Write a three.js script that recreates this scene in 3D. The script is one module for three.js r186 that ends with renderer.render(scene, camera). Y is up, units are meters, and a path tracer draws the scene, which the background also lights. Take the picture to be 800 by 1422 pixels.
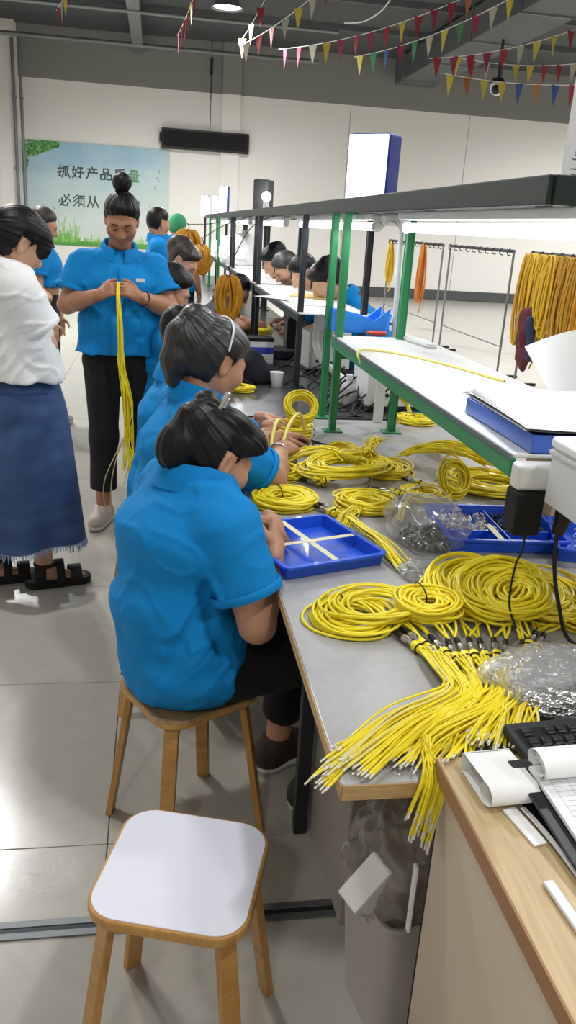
import * as THREE from 'three';
import { RoundedBoxGeometry } from 'three/addons/geometries/RoundedBoxGeometry.js';
import { mergeGeometries } from 'three/addons/utils/BufferGeometryUtils.js';
import { RectAreaLightUniformsLib } from 'three/addons/lights/RectAreaLightUniformsLib.js';
import { ImprovedNoise } from 'three/addons/math/ImprovedNoise.js';

// ------------------------------------------------------------------ camera, exposure, room lamps
const scene = new THREE.Scene();
const camera = new THREE.PerspectiveCamera(64.36, 800 / 1422, 0.05, 80);
camera.position.set(0, 1.5, 0);
camera.up.set(-0.005, 0.943, -0.334);
camera.lookAt(0.159, 1.5 - 0.329, -0.931);
scene.add(camera);
const renderer = new THREE.WebGLRenderer({ antialias: true });
renderer.toneMapping = THREE.LinearToneMapping;
renderer.toneMappingExposure = 1.0;
renderer.shadowMap.enabled = true;
RectAreaLightUniformsLib.init();
scene.background = new THREE.Color(0x08090a);
const HIGH_BAY = { power: 42, colour: 0xffffff, angle: 1.5 };   // hall lamps under the roof
const TUBE = { radiance: 26, colour: 0xf4f7ff };                 // bench tubes under the top shelf
const PANEL = { radiance: 14, colour: 0xe8ecff };                // lit work-station signs

// ------------------------------------------------------------------ helpers
const V = (x, y, z) => new THREE.Vector3(x, y, z);
function rng(seed) { let a = seed >>> 0; return () => { a = (a + 0x6d2b79f5) | 0; let t = Math.imul(a ^ (a >>> 15), 1 | a); t = (t + Math.imul(t ^ (t >>> 7), 61 | t)) ^ t; return ((t ^ (t >>> 14)) >>> 0) / 4294967296; }; }
const noiser = new ImprovedNoise();
const N3 = (x, y, z) => noiser.noise(x + 31.7, y + 17.3, z + 57.1);
const lerp = (a, b, t) => a + (b - a) * t, clamp = (x, a, b) => Math.min(b, Math.max(a, x));
const names = {};
function numbered(n) { const k = names[n] = (names[n] ?? -1) + 1; return k ? n + '_' + String(k).padStart(3, '0') : n; }
function tag(o, label, category, group) { o.userData.label = label; o.userData.category = category; if (group) o.userData.group = group; return o; }
function thing(name, label, category, p = [0, 0, 0], ry = 0, group) {
  const o = new THREE.Group(); o.name = numbered(name); o.position.set(...p); o.rotation.y = ry; scene.add(o);
  return tag(o, label, category, group);
}
function solo(name, label, category, geo, mat, p = [0, 0, 0], ry = 0, group) {
  const o = new THREE.Mesh(geo, mat); o.name = numbered(name); o.position.set(...p); o.rotation.y = ry; scene.add(o);
  return tag(o, label, category, group);
}
function part(parent, name, geo, mat, label) {
  const o = new THREE.Mesh(Array.isArray(geo) ? merge(geo) : geo, mat); o.name = name; parent.add(o);
  if (label) o.userData.label = label;
  return o;
}
function struct(name, geo, mat, parent = scene) {
  const o = new THREE.Mesh(Array.isArray(geo) ? merge(geo) : geo, mat); o.name = parent === scene ? numbered(name) : name; parent.add(o);
  if (parent === scene) o.userData.kind = 'structure';
  return o;
}
function merge(list) {
  const gs = list.map((g0) => {
    const g = g0.clone(); for (const k of Object.keys(g.attributes)) if (!['position', 'normal', 'uv'].includes(k)) g.deleteAttribute(k);
    if (!g.attributes.uv) g.setAttribute('uv', new THREE.BufferAttribute(new Float32Array(g.attributes.position.count * 2), 2));
    if (!g.index) g.setIndex([...Array(g.attributes.position.count).keys()]);
    g.morphAttributes = {}; g.clearGroups(); return g;
  });
  return mergeGeometries(gs);
}
// rounded box centred at x,y,z
function bx(w, h, d, x = 0, y = 0, z = 0, r = 0.003, seg = 1) {
  r = Math.min(r, w / 2.01, h / 2.01, d / 2.01);
  const g = r > 0 ? new RoundedBoxGeometry(w, h, d, seg, r) : new THREE.BoxGeometry(w, h, d);
  return g.translate(x, y, z);
}
function cyl(r1, r2, h, x, y, z, n = 16) { return new THREE.CylinderGeometry(r1, r2, h, n).translate(x, y, z); }
// straight rod between two points
function rod(a, b, r, n = 8, r2 = r) {
  a = V(...a); b = V(...b); const d = b.clone().sub(a), L = d.length();
  const g = new THREE.CylinderGeometry(r2, r, L, n);
  g.applyQuaternion(new THREE.Quaternion().setFromUnitVectors(V(0, 1, 0), d.normalize()));
  return g.translate((a.x + b.x) / 2, (a.y + b.y) / 2, (a.z + b.z) / 2);
}
// rectangular bar between two points, section w (along side) x t
function bar(a, b, w, t, side = V(1, 0, 0), r = 0.002) {
  a = V(...a); b = V(...b); const y = b.clone().sub(a), L = y.length(); y.normalize();
  const z = side.clone().cross(y).normalize(), x = y.clone().cross(z);
  const g = bx(w, L, t, 0, 0, 0, r);
  g.applyMatrix4(new THREE.Matrix4().makeBasis(x, y, z)); const m = a.add(b).multiplyScalar(0.5);
  return g.translate(m.x, m.y, m.z);
}
function tube(pts, r, seg = 24, rad = 6, closed = false) {
  return new THREE.TubeGeometry(new THREE.CatmullRomCurve3(pts.map((p) => (p.isVector3 ? p : V(...p))), closed, 'centripetal'), seg, r, rad, closed);
}
function roundedRect(w, d, r) {
  const s = new THREE.Shape(), x = -w / 2, y = -d / 2;
  s.moveTo(x + r, y); s.lineTo(x + w - r, y); s.absarc(x + w - r, y + r, r, -Math.PI / 2, 0); s.lineTo(x + w, y + d - r); s.absarc(x + w - r, y + d - r, r, 0, Math.PI / 2);
  s.lineTo(x + r, y + d); s.absarc(x + r, y + d - r, r, Math.PI / 2, Math.PI); s.lineTo(x, y + r); s.absarc(x + r, y + r, r, Math.PI, 1.5 * Math.PI); return s;
}
// flat slab with rounded corners, top at y, thickness t
function slab(w, d, rad, t, y, bev = 0.002) {
  const g = new THREE.ExtrudeGeometry(roundedRect(w - 2 * bev, d - 2 * bev, Math.max(rad - bev, 0.001)), { depth: t - 2 * bev, bevelEnabled: bev > 0, bevelThickness: bev, bevelSize: bev, bevelSegments: 2, curveSegments: 8 });
  return g.rotateX(-Math.PI / 2).translate(0, y - t + bev, 0);
}
// grid surface from f(u,v) -> [x,y,z]
function grid(f, nu, nv, closeU = false) {
  const pos = [], uv = [], idx = [];
  for (let j = 0; j <= nv; j++) for (let i = 0; i <= nu; i++) { const p = f(i / nu, j / nv); pos.push(p[0], p[1], p[2]); uv.push(i / nu, j / nv); }
  for (let j = 0; j < nv; j++) for (let i = 0; i < nu; i++) { const a = j * (nu + 1) + i, b = a + 1, c = a + nu + 1, d = c + 1; idx.push(a, b, d, a, d, c); }
  const g = new THREE.BufferGeometry(); g.setAttribute('position', new THREE.Float32BufferAttribute(pos, 3)); g.setAttribute('uv', new THREE.Float32BufferAttribute(uv, 2)); g.setIndex(idx); g.computeVertexNormals();
  if (closeU) { const n = g.attributes.normal; for (let j = 0; j <= nv; j++) { const a = j * (nu + 1), b = a + nu; const m = V(n.getX(a) + n.getX(b), n.getY(a) + n.getY(b), n.getZ(a) + n.getZ(b)).normalize(); n.setXYZ(a, m.x, m.y, m.z); n.setXYZ(b, m.x, m.y, m.z); } }
  return g;
}
// ---- textures
function canvasTex(w, h, draw, srgb = true, rx = 1, ry = 1) {
  const c = document.createElement('canvas'); c.width = w; c.height = h; draw(c.getContext('2d'), w, h);
  const t = new THREE.CanvasTexture(c); if (srgb) t.colorSpace = THREE.SRGBColorSpace; t.wrapS = t.wrapT = THREE.RepeatWrapping; t.repeat.set(rx, ry); return t;
}
function dataTex(w, h, f, srgb = true, rx = 1, ry = 1) {
  const d = new Uint8Array(w * h * 4);
  for (let j = 0; j < h; j++) for (let i = 0; i < w; i++) { const c = f(i / w, j / h); const k = (j * w + i) * 4; d[k] = clamp(c[0], 0, 255); d[k + 1] = clamp(c[1], 0, 255); d[k + 2] = clamp(c[2], 0, 255); d[k + 3] = 255; }
  const t = new THREE.DataTexture(d, w, h); if (srgb) t.colorSpace = THREE.SRGBColorSpace; t.wrapS = t.wrapT = THREE.RepeatWrapping; t.magFilter = THREE.LinearFilter; t.minFilter = THREE.LinearFilter; t.repeat.set(rx, ry); t.needsUpdate = true; return t;
}
// noise that tiles over the unit square
const TN = (u, v, fx, fy, s = 0) => { const a = u * 2 * Math.PI, b = v * 2 * Math.PI; return N3(Math.cos(a) * fx + s, Math.sin(a) * fx + Math.cos(b) * fy * 1.3, Math.sin(b) * fy + s * 2); };
// uv in metres from position for flat things (top view)
function uvXZ(g, k = 1) { const p = g.attributes.position, u = new Float32Array(p.count * 2); for (let i = 0; i < p.count; i++) { u[2 * i] = p.getX(i) * k; u[2 * i + 1] = p.getZ(i) * k; } g.setAttribute('uv', new THREE.BufferAttribute(u, 2)); return g; }
const std = (c, rough = 0.6, o = {}) => new THREE.MeshStandardMaterial({ color: c, roughness: rough, ...o });
const phys = (c, rough = 0.6, o = {}) => new THREE.MeshPhysicalMaterial({ color: c, roughness: rough, ...o });

// ------------------------------------------------------------------ materials
const fineBump = dataTex(256, 256, (u, v) => { const n = 128 + 60 * TN(u, v, 9, 9) + 50 * TN(u, v, 26, 26, 3); return [n, n, n]; }, false, 3, 3);
const weave = dataTex(128, 128, (u, v) => { const n = 128 + 60 * Math.sin(u * Math.PI * 64) * Math.sin(v * Math.PI * 64); return [n, n, n]; }, false, 4, 4);
const woodTex = (a, b, s) => dataTex(256, 512, (u, v) => {
  const g = 0.5 + 0.5 * Math.sin(40 * (u + 0.08 * TN(u, v, 1.2, 0.7, s)) + 5 * TN(u, v, 2, 0.5, s + 4)), f = TN(u, v, 22, 1.5, s + 8) * 0.5;
  const t = clamp(0.35 * g + 0.4 + f, 0, 1); return [0, 1, 2].map((k) => lerp(a[k], b[k], t));
});
const M = {};
M.tile = std(0xffffff, 0.2, { roughnessMap: null });
M.tile.map = dataTex(256, 256, (u, v) => { const n = TN(u, v, 3, 3) * 9 + TN(u, v, 14, 14, 5) * 5; return [188 + n * 0.45, 184 + n * 0.45, 174 + n * 0.45]; });
M.tile2 = M.tile.clone(); M.tile2.color.setRGB(0.95, 0.95, 0.94);
M.tile3 = M.tile.clone(); M.tile3.color.setRGB(0.98, 0.97, 0.95);
M.grout = std(0x5b5850, 0.9);
M.wall = std(0xe7e5df, 0.8); M.wall.bumpMap = fineBump; M.wall.bumpScale = 0.0015;
M.wallGrey = std(0x858682, 0.85);
M.ceiling = std(0x4a4d4f, 0.9);
M.beam = std(0x55595b, 0.7);
M.pipe = std(0x7b7f80, 0.45, { metalness: 0.5 });
M.base = std(0x4d4f50, 0.7);
M.steel = std(0xb9bcbd, 0.28, { metalness: 1 });
M.darkSteel = std(0x33363a, 0.45, { metalness: 0.6 });
M.green = std(0x2f8a55, 0.42); M.green.bumpMap = fineBump; M.green.bumpScale = 0.0004;
M.greenDark = std(0x0f1f18, 0.55);
M.black = std(0x121314, 0.5);
M.matBlack = std(0x0b0c0d, 0.85);
M.rubber = std(0x17181a, 0.65);
M.white = std(0xe9e9e6, 0.45);
M.whitePlastic = std(0xdfe0df, 0.35);
M.laminate = std(0xffffff, 0.3); M.laminate.map = dataTex(256, 256, (u, v) => { const n = TN(u, v, 4, 4, 2) * 6 + TN(u, v, 30, 2, 6) * 4; return [170 + n, 169 + n, 168 + n]; });
M.shelfTop = std(0xd9dad7, 0.4);
M.darkTop = std(0x454544, 0.25);
M.woodEdge = std(0xffffff, 0.55); M.woodEdge.map = woodTex([172, 136, 90], [200, 168, 118], 1);
M.deskTop = std(0xffffff, 0.45); M.deskTop.map = woodTex([176, 150, 108], [206, 181, 138], 3);
M.deskEdge = std(0x9a7048, 0.5);
M.deskPanel = std(0xcbbba6, 0.6); M.deskPanel.bumpMap = fineBump; M.deskPanel.bumpScale = 0.0003;
M.stoolWood = std(0xffffff, 0.38); M.stoolWood.map = woodTex([166, 118, 58], [198, 152, 86], 5);
M.stoolTop = std(0xffffff, 0.5); M.stoolTop.map = woodTex([138, 108, 74], [180, 148, 106], 7);
M.stoolWhite = std(0xededf8, 0.24);
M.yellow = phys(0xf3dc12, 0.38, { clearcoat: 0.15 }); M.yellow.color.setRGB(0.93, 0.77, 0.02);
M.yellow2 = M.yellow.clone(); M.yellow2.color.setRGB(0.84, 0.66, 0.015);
M.yellowPale = std(0xe9dc7a, 0.5);
M.amber = std(0xc98d16, 0.5);
M.tip = std(0xe6e2d0, 0.4);
M.silver = std(0xc9c9c6, 0.25, { metalness: 0.9 });
M.blueTray = phys(0x1d57d8, 0.35, { clearcoat: 0.2 });
M.blueBin = std(0x2486ea, 0.45);
M.film = phys(0xffffff, 0.16, { transmission: 0.86, thickness: 0, ior: 1.45, side: THREE.DoubleSide });
M.film.color.setRGB(0.9, 0.9, 0.9);
M.filmClear = phys(0xffffff, 0.07, { transmission: 1, thickness: 0, ior: 1.4, side: THREE.DoubleSide });
M.cloudy = phys(0xf3f4f5, 0.5, { transmission: 0.45, thickness: 0, side: THREE.DoubleSide });
M.paper = std(0xf4f4f1, 0.85, { side: THREE.DoubleSide });
M.card = std(0xb99a72, 0.85);
M.skin = std(0, 0.5); M.skin.color.setRGB(0.5, 0.255, 0.15);
M.skinTan = std(0, 0.5); M.skinTan.color.setRGB(0.40, 0.185, 0.10);
M.skinPale = std(0, 0.5); M.skinPale.color.setRGB(0.58, 0.33, 0.21);
M.hair = phys(0, 0.44, { specularIntensity: 0.55 }); M.hair.color.setRGB(0.007, 0.006, 0.006);
M.hairGrey = phys(0, 0.42); M.hairGrey.color.setRGB(0.05, 0.044, 0.041);
M.hairStreak = phys(0, 0.38); M.hairStreak.color.setRGB(0.024, 0.02, 0.018);
M.strip = std(0x7d8080, 0.5, { metalness: 0.8 });
M.hairBrown = phys(0, 0.45); M.hairBrown.color.setRGB(0.035, 0.024, 0.018);
M.shirt = phys(0, 0.8, { specularIntensity: 0.45 }); M.shirt.color.setRGB(0.003, 0.225, 0.58); 
M.shirtWhite = phys(0xe6e6e4, 0.85, { sheen: 0.2 });
M.trouser = std(0x0c0d10, 0.85);
M.shoe = std(0xb9ada2, 0.7);
M.sole = std(0xd8d4cc, 0.6);
M.lip = std(0, 0.45); M.lip.color.setRGB(0.36, 0.10, 0.08);
M.glowTube = new THREE.MeshStandardMaterial({ color: 0xffffff, roughness: 0.4, emissive: 0xf6f9ff, emissiveIntensity: 5 });
M.glowPanel = new THREE.MeshStandardMaterial({ color: 0xffffff, roughness: 0.3, emissive: 0xeef1ff, emissiveIntensity: 2.4 });
M.glowLamp = new THREE.MeshStandardMaterial({ color: 0xffffff, roughness: 0.3, emissive: 0xffffff, emissiveIntensity: 3.5 });

// ------------------------------------------------------------------ solid modelling: distance fields meshed by surface nets
function surfaceNets(fn, lo, hi, h, slack = 1.6) {
  const n = [0, 1, 2].map((k) => Math.ceil((hi[k] - lo[k]) / h) + 1), [nx, ny, nz] = n, sx = 1, sy = nx, sz = nx * ny;
  const f = new Float32Array(nx * ny * nz).fill(1), B = 8;
  for (let bz = 0; bz < nz; bz += B) for (let by = 0; by < ny; by += B) for (let bX = 0; bX < nx; bX += B) {
    const ex = Math.min(B, nx - bX), ey = Math.min(B, ny - by), ez = Math.min(B, nz - bz);
    const d = fn(lo[0] + (bX + ex / 2) * h, lo[1] + (by + ey / 2) * h, lo[2] + (bz + ez / 2) * h);
    const reach = B * h * 0.87 * slack; let fill = 0;
    if (d > reach) fill = 1; else if (d < -reach * 1.3) fill = -1;
    if (fill === 1) continue;
    for (let z = bz; z < bz + ez; z++) for (let y = by; y < by + ey; y++) { let o = z * sz + y * sy + bX; for (let x = bX; x < bX + ex; x++, o++) f[o] = fill ? -1 : fn(lo[0] + x * h, lo[1] + y * h, lo[2] + z * h); }
  }
  const at = new Int32Array(nx * ny * nz).fill(-1), pos = [], idx = [];
  const C = [0, sx, sy, sx + sy, sz, sx + sz, sy + sz, sx + sy + sz];
  const E = []; for (let a = 0; a < 8; a++) for (const b of [1, 2, 4]) if (!(a & b)) E.push([a, a | b]);
  for (let z = 0; z < nz - 1; z++) for (let y = 0; y < ny - 1; y++) for (let x = 0; x < nx - 1; x++) {
    const o = z * sz + y * sy + x; let m = 0; for (let k = 0; k < 8; k++) if (f[o + C[k]] < 0) m |= 1 << k;
    if (m === 0 || m === 255) continue;
    let px = 0, py = 0, pz = 0, c = 0;
    for (const [a, b] of E) { if (((m >> a) & 1) === ((m >> b) & 1)) continue; const fa = f[o + C[a]], fb = f[o + C[b]], t = fa / (fa - fb); px += (a & 1) + t * ((b & 1) - (a & 1)); py += ((a >> 1) & 1) + t * (((b >> 1) & 1) - ((a >> 1) & 1)); pz += (a >> 2) + t * ((b >> 2) - (a >> 2)); c++; }
    at[o] = pos.length / 3; pos.push(lo[0] + (x + px / c) * h, lo[1] + (y + py / c) * h, lo[2] + (z + pz / c) * h);
  }
  const quad = (a, b, c, d, flip) => { if (a < 0 || b < 0 || c < 0 || d < 0) return; flip ? idx.push(a, b, c, a, c, d) : idx.push(a, c, b, a, d, c); };
  for (let z = 1; z < nz - 1; z++) for (let y = 1; y < ny - 1; y++) for (let x = 1; x < nx - 1; x++) {
    const o = z * sz + y * sy + x, s = f[o] < 0;
    if (s !== f[o + sx] < 0) quad(at[o], at[o - sy], at[o - sy - sz], at[o - sz], !s);
    if (s !== f[o + sy] < 0) quad(at[o], at[o - sz], at[o - sz - sx], at[o - sx], !s);
    if (s !== f[o + sz] < 0) quad(at[o], at[o - sx], at[o - sx - sy], at[o - sy], !s);
  }
  // keep the largest connected piece
  const nv = pos.length / 3, par = new Int32Array(nv).map((_, i) => i), find = (a) => { while (par[a] !== a) a = par[a] = par[par[a]]; return a; };
  for (let i = 0; i < idx.length; i += 3) { const a = find(idx[i]), b = find(idx[i + 1]), c = find(idx[i + 2]); par[b] = a; par[find(c)] = a; }
  const cnt = new Int32Array(nv); for (let i = 0; i < nv; i++) cnt[find(i)]++; let best = 0; for (let i = 0; i < nv; i++) if (cnt[i] > cnt[best]) best = i;
  const to = new Int32Array(nv).fill(-1), P2 = [], I2 = []; for (let i = 0; i < nv; i++) if (find(i) === best) { to[i] = P2.length / 3; P2.push(pos[3 * i], pos[3 * i + 1], pos[3 * i + 2]); }
  for (let i = 0; i < idx.length; i += 3) if (to[idx[i]] >= 0) I2.push(to[idx[i]], to[idx[i + 1]], to[idx[i + 2]]);
  const g = new THREE.BufferGeometry(); g.setAttribute('position', new THREE.Float32BufferAttribute(P2, 3)); g.setIndex(I2); g.computeVertexNormals(); return g;
}
const smin = (a, b, k) => { const h = Math.max(k - Math.abs(a - b), 0) / k; return Math.min(a, b) - h * h * k * 0.25; };
const smax = (a, b, k) => -smin(-a, -b, k);
const dEll = (x, y, z, cx, cy, cz, a, b, c) => { const X = (x - cx) / a, Y = (y - cy) / b, Z = (z - cz) / c; return (Math.sqrt(X * X + Y * Y + Z * Z) - 1) * Math.min(a, b, c); };
function dCap(x, y, z, a, b, ra, rb) {
  const bX = b[0] - a[0], by = b[1] - a[1], bz = b[2] - a[2], pX = x - a[0], py = y - a[1], pz = z - a[2];
  const h = clamp((pX * bX + py * by + pz * bz) / (bX * bX + by * by + bz * bz), 0, 1);
  return Math.hypot(pX - bX * h, py - by * h, pz - bz * h) - (ra + (rb - ra) * h);
}
// ------------------------------------------------------------------ the hall
const ZB = -20.5, XL = -3.45, XR = 13, ZF = 5, YC = 5.3;
const JX = [], JZ = []; for (let i = 0; i <= 12; i++) JX.push(-3.24 + i * 0.78 ); for (let i = 0; i <= 15; i++) JZ.push(0.63 - i * 0.78);
const floor = struct('floor', bx(XR - XL + 0.4, 0.2, ZF - ZB + 0.4, (XR + XL) / 2, -0.106, (ZF + ZB) / 2, 0), M.grout);
{
  const gap = 0.003, tileGeo = slab(0.78 - gap, 0.78 - gap, 0.004, 0.008, 0, 0.0012);
  uvXZ(tileGeo, 1.28);
  const r = rng(11), mats = [M.tile, M.tile2, M.tile3];
  for (let i = 0; i + 1 < JX.length; i++) for (let j = 0; j + 1 < JZ.length; j++) {
    const t = struct('tile', tileGeo, mats[(r() * 3) | 0], floor); t.position.set((JX[i] + JX[i + 1]) / 2, (r() - 0.5) * 0.0004, (JZ[j] + JZ[j + 1]) / 2); t.rotation.y = ((r() * 4) | 0) * Math.PI / 2;
  }
  // tiles beyond the ones that can be told apart
  const far = [], one = new THREE.BoxGeometry(0.777, 0.008, 0.777).translate(0, -0.004, 0);
  for (let x = JX[0] + 0.39 - 0.78; x < XR; x += 0.78) for (let z = JZ[15] - 0.39; z > ZB; z -= 0.78) far.push(one.clone().translate(x, 0, z));
  for (let x = JX[12] + 0.39; x < XR; x += 0.78) for (let z = JZ[0] - 0.39; z > JZ[15]; z -= 0.78) far.push(one.clone().translate(x, 0, z));
  const g = merge(far); uvXZ(g, 1.28);
  const s = struct('distant_tiles', g, M.tile, floor); s.userData.kind = 'stuff';
}
const strip = thing('floor_strip', 'long metal cable cover strip set across the tiled floor beside the white stool', 'floor strip', [0, 0, -1.452]);
part(strip, 'cover', [bx(3.6, 0.005, 0.018, -1.35, 0.0025, 0.016, 0.001), bx(3.6, 0.005, 0.018, -1.35, 0.0025, -0.016, 0.001)], M.strip);
part(strip, 'groove', bx(3.6, 0.003, 0.016, -1.35, 0.0015, 0, 0), M.darkSteel);

const wallBack = struct('wall_back', bx(XR - XL + 0.6, YC + 0.2, 0.3, (XR + XL) / 2, YC / 2, ZB - 0.15, 0), M.wall);
struct('upper_band', bx(XR - XL, YC - 4.27, 0.01, (XR + XL) / 2, (YC + 4.27) / 2, ZB + 0.005, 0), M.wallGrey, wallBack);
struct('pilaster', bx(0.42, 4.27, 0.1, 1.62, 4.27 / 2, ZB + 0.05, 0.004), M.wall, wallBack);
struct('pilaster_band', bx(0.42, YC - 4.27, 0.1, 1.62, (YC + 4.27) / 2, ZB + 0.055, 0.004), M.wallGrey, wallBack);
struct('corner_column', bx(0.42, YC, 0.3, XL + 0.21, YC / 2, ZB + 0.15, 0.005), M.wall, wallBack);
struct('wall_joint', [bx(0.012, 4.27, 0.004, 7.3, 2.13, ZB + 0.002, 0), bx(0.012, 4.27, 0.004, 4.4, 2.13, ZB + 0.002, 0)], M.wallGrey, wallBack);
struct('baseboard_back', bx(XR - XL, 0.24, 0.03, (XR + XL) / 2, 0.12, ZB + 0.016, 0.004), M.base);
struct('wall_left', bx(0.3, YC + 0.2, ZF - ZB, XL - 0.15, YC / 2, (ZF + ZB) / 2, 0), M.wall);
struct('wall_right', bx(0.3, YC + 0.2, ZF - ZB, XR + 0.15, YC / 2, (ZF + ZB) / 2, 0), M.wall);
struct('wall_front', bx(XR - XL + 0.6, YC + 0.2, 0.3, (XR + XL) / 2, YC / 2, ZF + 0.15, 0), M.wall);
struct('ceiling', bx(XR - XL + 0.6, 0.2, ZF - ZB + 0.6, (XR + XL) / 2, YC + 0.1, (ZF + ZB) / 2, 0), M.ceiling);
// roof steel
[[-13.6, 'thin grey roof purlin crossing the ceiling nearest the camera'], [-15.7, 'thin grey roof purlin crossing above the glowing hall lamp'], [-17.8, 'thin grey roof purlin crossing the ceiling just before the grey wall band']].forEach(([z, l]) => solo('roof_purlin', l, 'beam', bx(XR - XL, 0.1, 0.07, (XR + XL) / 2, YC - 0.05, z, 0.004), M.beam));
{
  const duct = thing('air_duct', 'wide dark sheet-metal duct under the ceiling behind the bunting', 'duct', [5.75, YC - 0.5, -10]);
  part(duct, 'duct_body', bx(0.9, 0.5, 20.4, 0, 0.18, 0, 0.01), M.beam);
  part(duct, 'flange', Array.from({ length: 10 }, (_, i) => bx(0.96, 0.56, 0.03, 0, 0.18, -9.5 + i * 2.1, 0.004)), M.pipe);
  const gb = thing('roof_girder', 'single light grey girder running away under the dark ceiling, above the wall poster', 'beam', [-0.45, YC - 0.25, -11]);
  part(gb, 'web', bx(0.02, 0.26, 18.8, 0, 0, 0, 0), M.pipe); part(gb, 'flange', bx(0.22, 0.018, 18.8, 0, -0.13, 0, 0.002), M.pipe); part(gb, 'flange', bx(0.22, 0.018, 18.8, 0, 0.13, 0, 0.002), M.pipe);
  // pipes
  solo('ceiling_pipe', 'thin grey pipe under the ceiling, the nearer of two running across', 'pipe', rod([XL, 4.9, -16.5], [3.2, 4.9, -16.5], 0.035, 12), M.pipe);
  solo('ceiling_pipe', 'thin grey pipe close to the grey wall band, the farther of two running across', 'pipe', rod([XL, 4.93, -19.6], [3.4, 4.93, -19.6], 0.045, 12), M.pipe);
  for (const [x, l] of [[-3.08, 'outer'], [-2.93, 'inner']]) tag(solo('wall_pipe', '', 'pipe', [0].map(() => merge([rod([x, 0, ZB + 0.36], [x, 4.95, ZB + 0.36], 0.035, 10), ...[1, 2.4, 3.8].map((y) => cyl(0.048, 0.048, 0.05, x, y, ZB + 0.36, 10))]))[0], M.pipe), `tall grey pipe up the left wall corner, ${l} of the two`, 'pipe');
  solo('hanging_rod', 'thin dark rod hanging down the wall above the long black unit', 'rod', merge([rod([1.15, YC, ZB + 0.1], [1.15, 4.1, ZB + 0.1], 0.012, 6), rod([1.15, 4.95, ZB + 0.1], [1.15, 4.62, ZB + 0.1], 0.03, 8), rod([1.15, 4.2, ZB + 0.1], [1.15, 3.42, ZB + 0.1], 0.008, 6)]), M.darkSteel);
  const led = thing('wall_display', 'long black display unit mounted high on the back wall', 'display', [1.05, 3.26, ZB + 0.12], 0);
  part(led, 'housing', bx(1.98, 0.42, 0.16, 0, 0, 0, 0.02), M.black); part(led, 'front_panel', bx(1.9, 0.34, 0.01, 0, 0, 0.082, 0.002), M.matBlack); part(led, 'end_cap', bx(0.05, 0.2, 0.1, -1.01, 0.02, 0, 0.02), M.black);
  const cam = thing('security_camera', 'small round security camera hanging from the ceiling at upper right', 'camera', [5.77, 4.0, -15]);
  part(cam, 'stem', rod([0, 0.1, 0], [0, 0.95, 0], 0.025, 8), M.darkSteel); part(cam, 'housing', new THREE.SphereGeometry(0.13, 20, 14), M.whitePlastic); part(cam, 'lens', new THREE.SphereGeometry(0.08, 16, 12).translate(-0.05, -0.05, 0.08), M.black); part(cam, 'hood', cyl(0.09, 0.14, 0.08, 0, 0.1, 0, 16), M.darkSteel);
}
// ---- hall lamps: a reflector, a glowing disc and its spot
const bayGeo = new THREE.LatheGeometry([[0.03, 0.34], [0.07, 0.33], [0.09, 0.2], [0.14, 0.16], [0.26, 0.0], [0.265, 0.0], [0.15, 0.17], [0.1, 0.22], [0.08, 0.345], [0.03, 0.35]].map((p) => new THREE.Vector2(...p)), 24);
for (const [x, z, k, label] of [[1.1, -15.4, 3.7, 'round hall lamp glowing under the ceiling at the top of the picture'], [1.5, 0.1, 0.65], [-0.9, -2.7, 0.5], [4.6, 2.4, 1.2], [3.6, -4.0, 1.15], [-1.9, -7.2, 1.5], [4.2, -9.3, 1.6], [8.6, -5, 1.4], [9.6, -11, 2.2], [10.5, -16.2, 3], [-2.2, -11, 2.5], [-1.4, 3.0, 0.5]]) {
  const l = thing('hall_lamp', label ?? 'round hall lamp hanging under the dark ceiling', 'lamp', [x, 4.85, z], 0, label ? undefined : 'hall lamps');
  part(l, 'reflector', bayGeo, M.pipe); part(l, 'bulb_disc', cyl(0.22, 0.22, 0.012, 0, 0.03, 0, 24), M.glowLamp); part(l, 'hanger', rod([0, 0.34, 0], [0, YC - 4.85, 0], 0.012, 6), M.darkSteel);
  const s = new THREE.SpotLight(HIGH_BAY.colour, HIGH_BAY.power * k, 0, HIGH_BAY.angle, 0.5, 2); s.position.set(0, 0.0, 0); s.target.position.set(0, -3, 0); s.shadow.radius = 9; s.castShadow = true; l.add(s); l.add(s.target);
}
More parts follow.
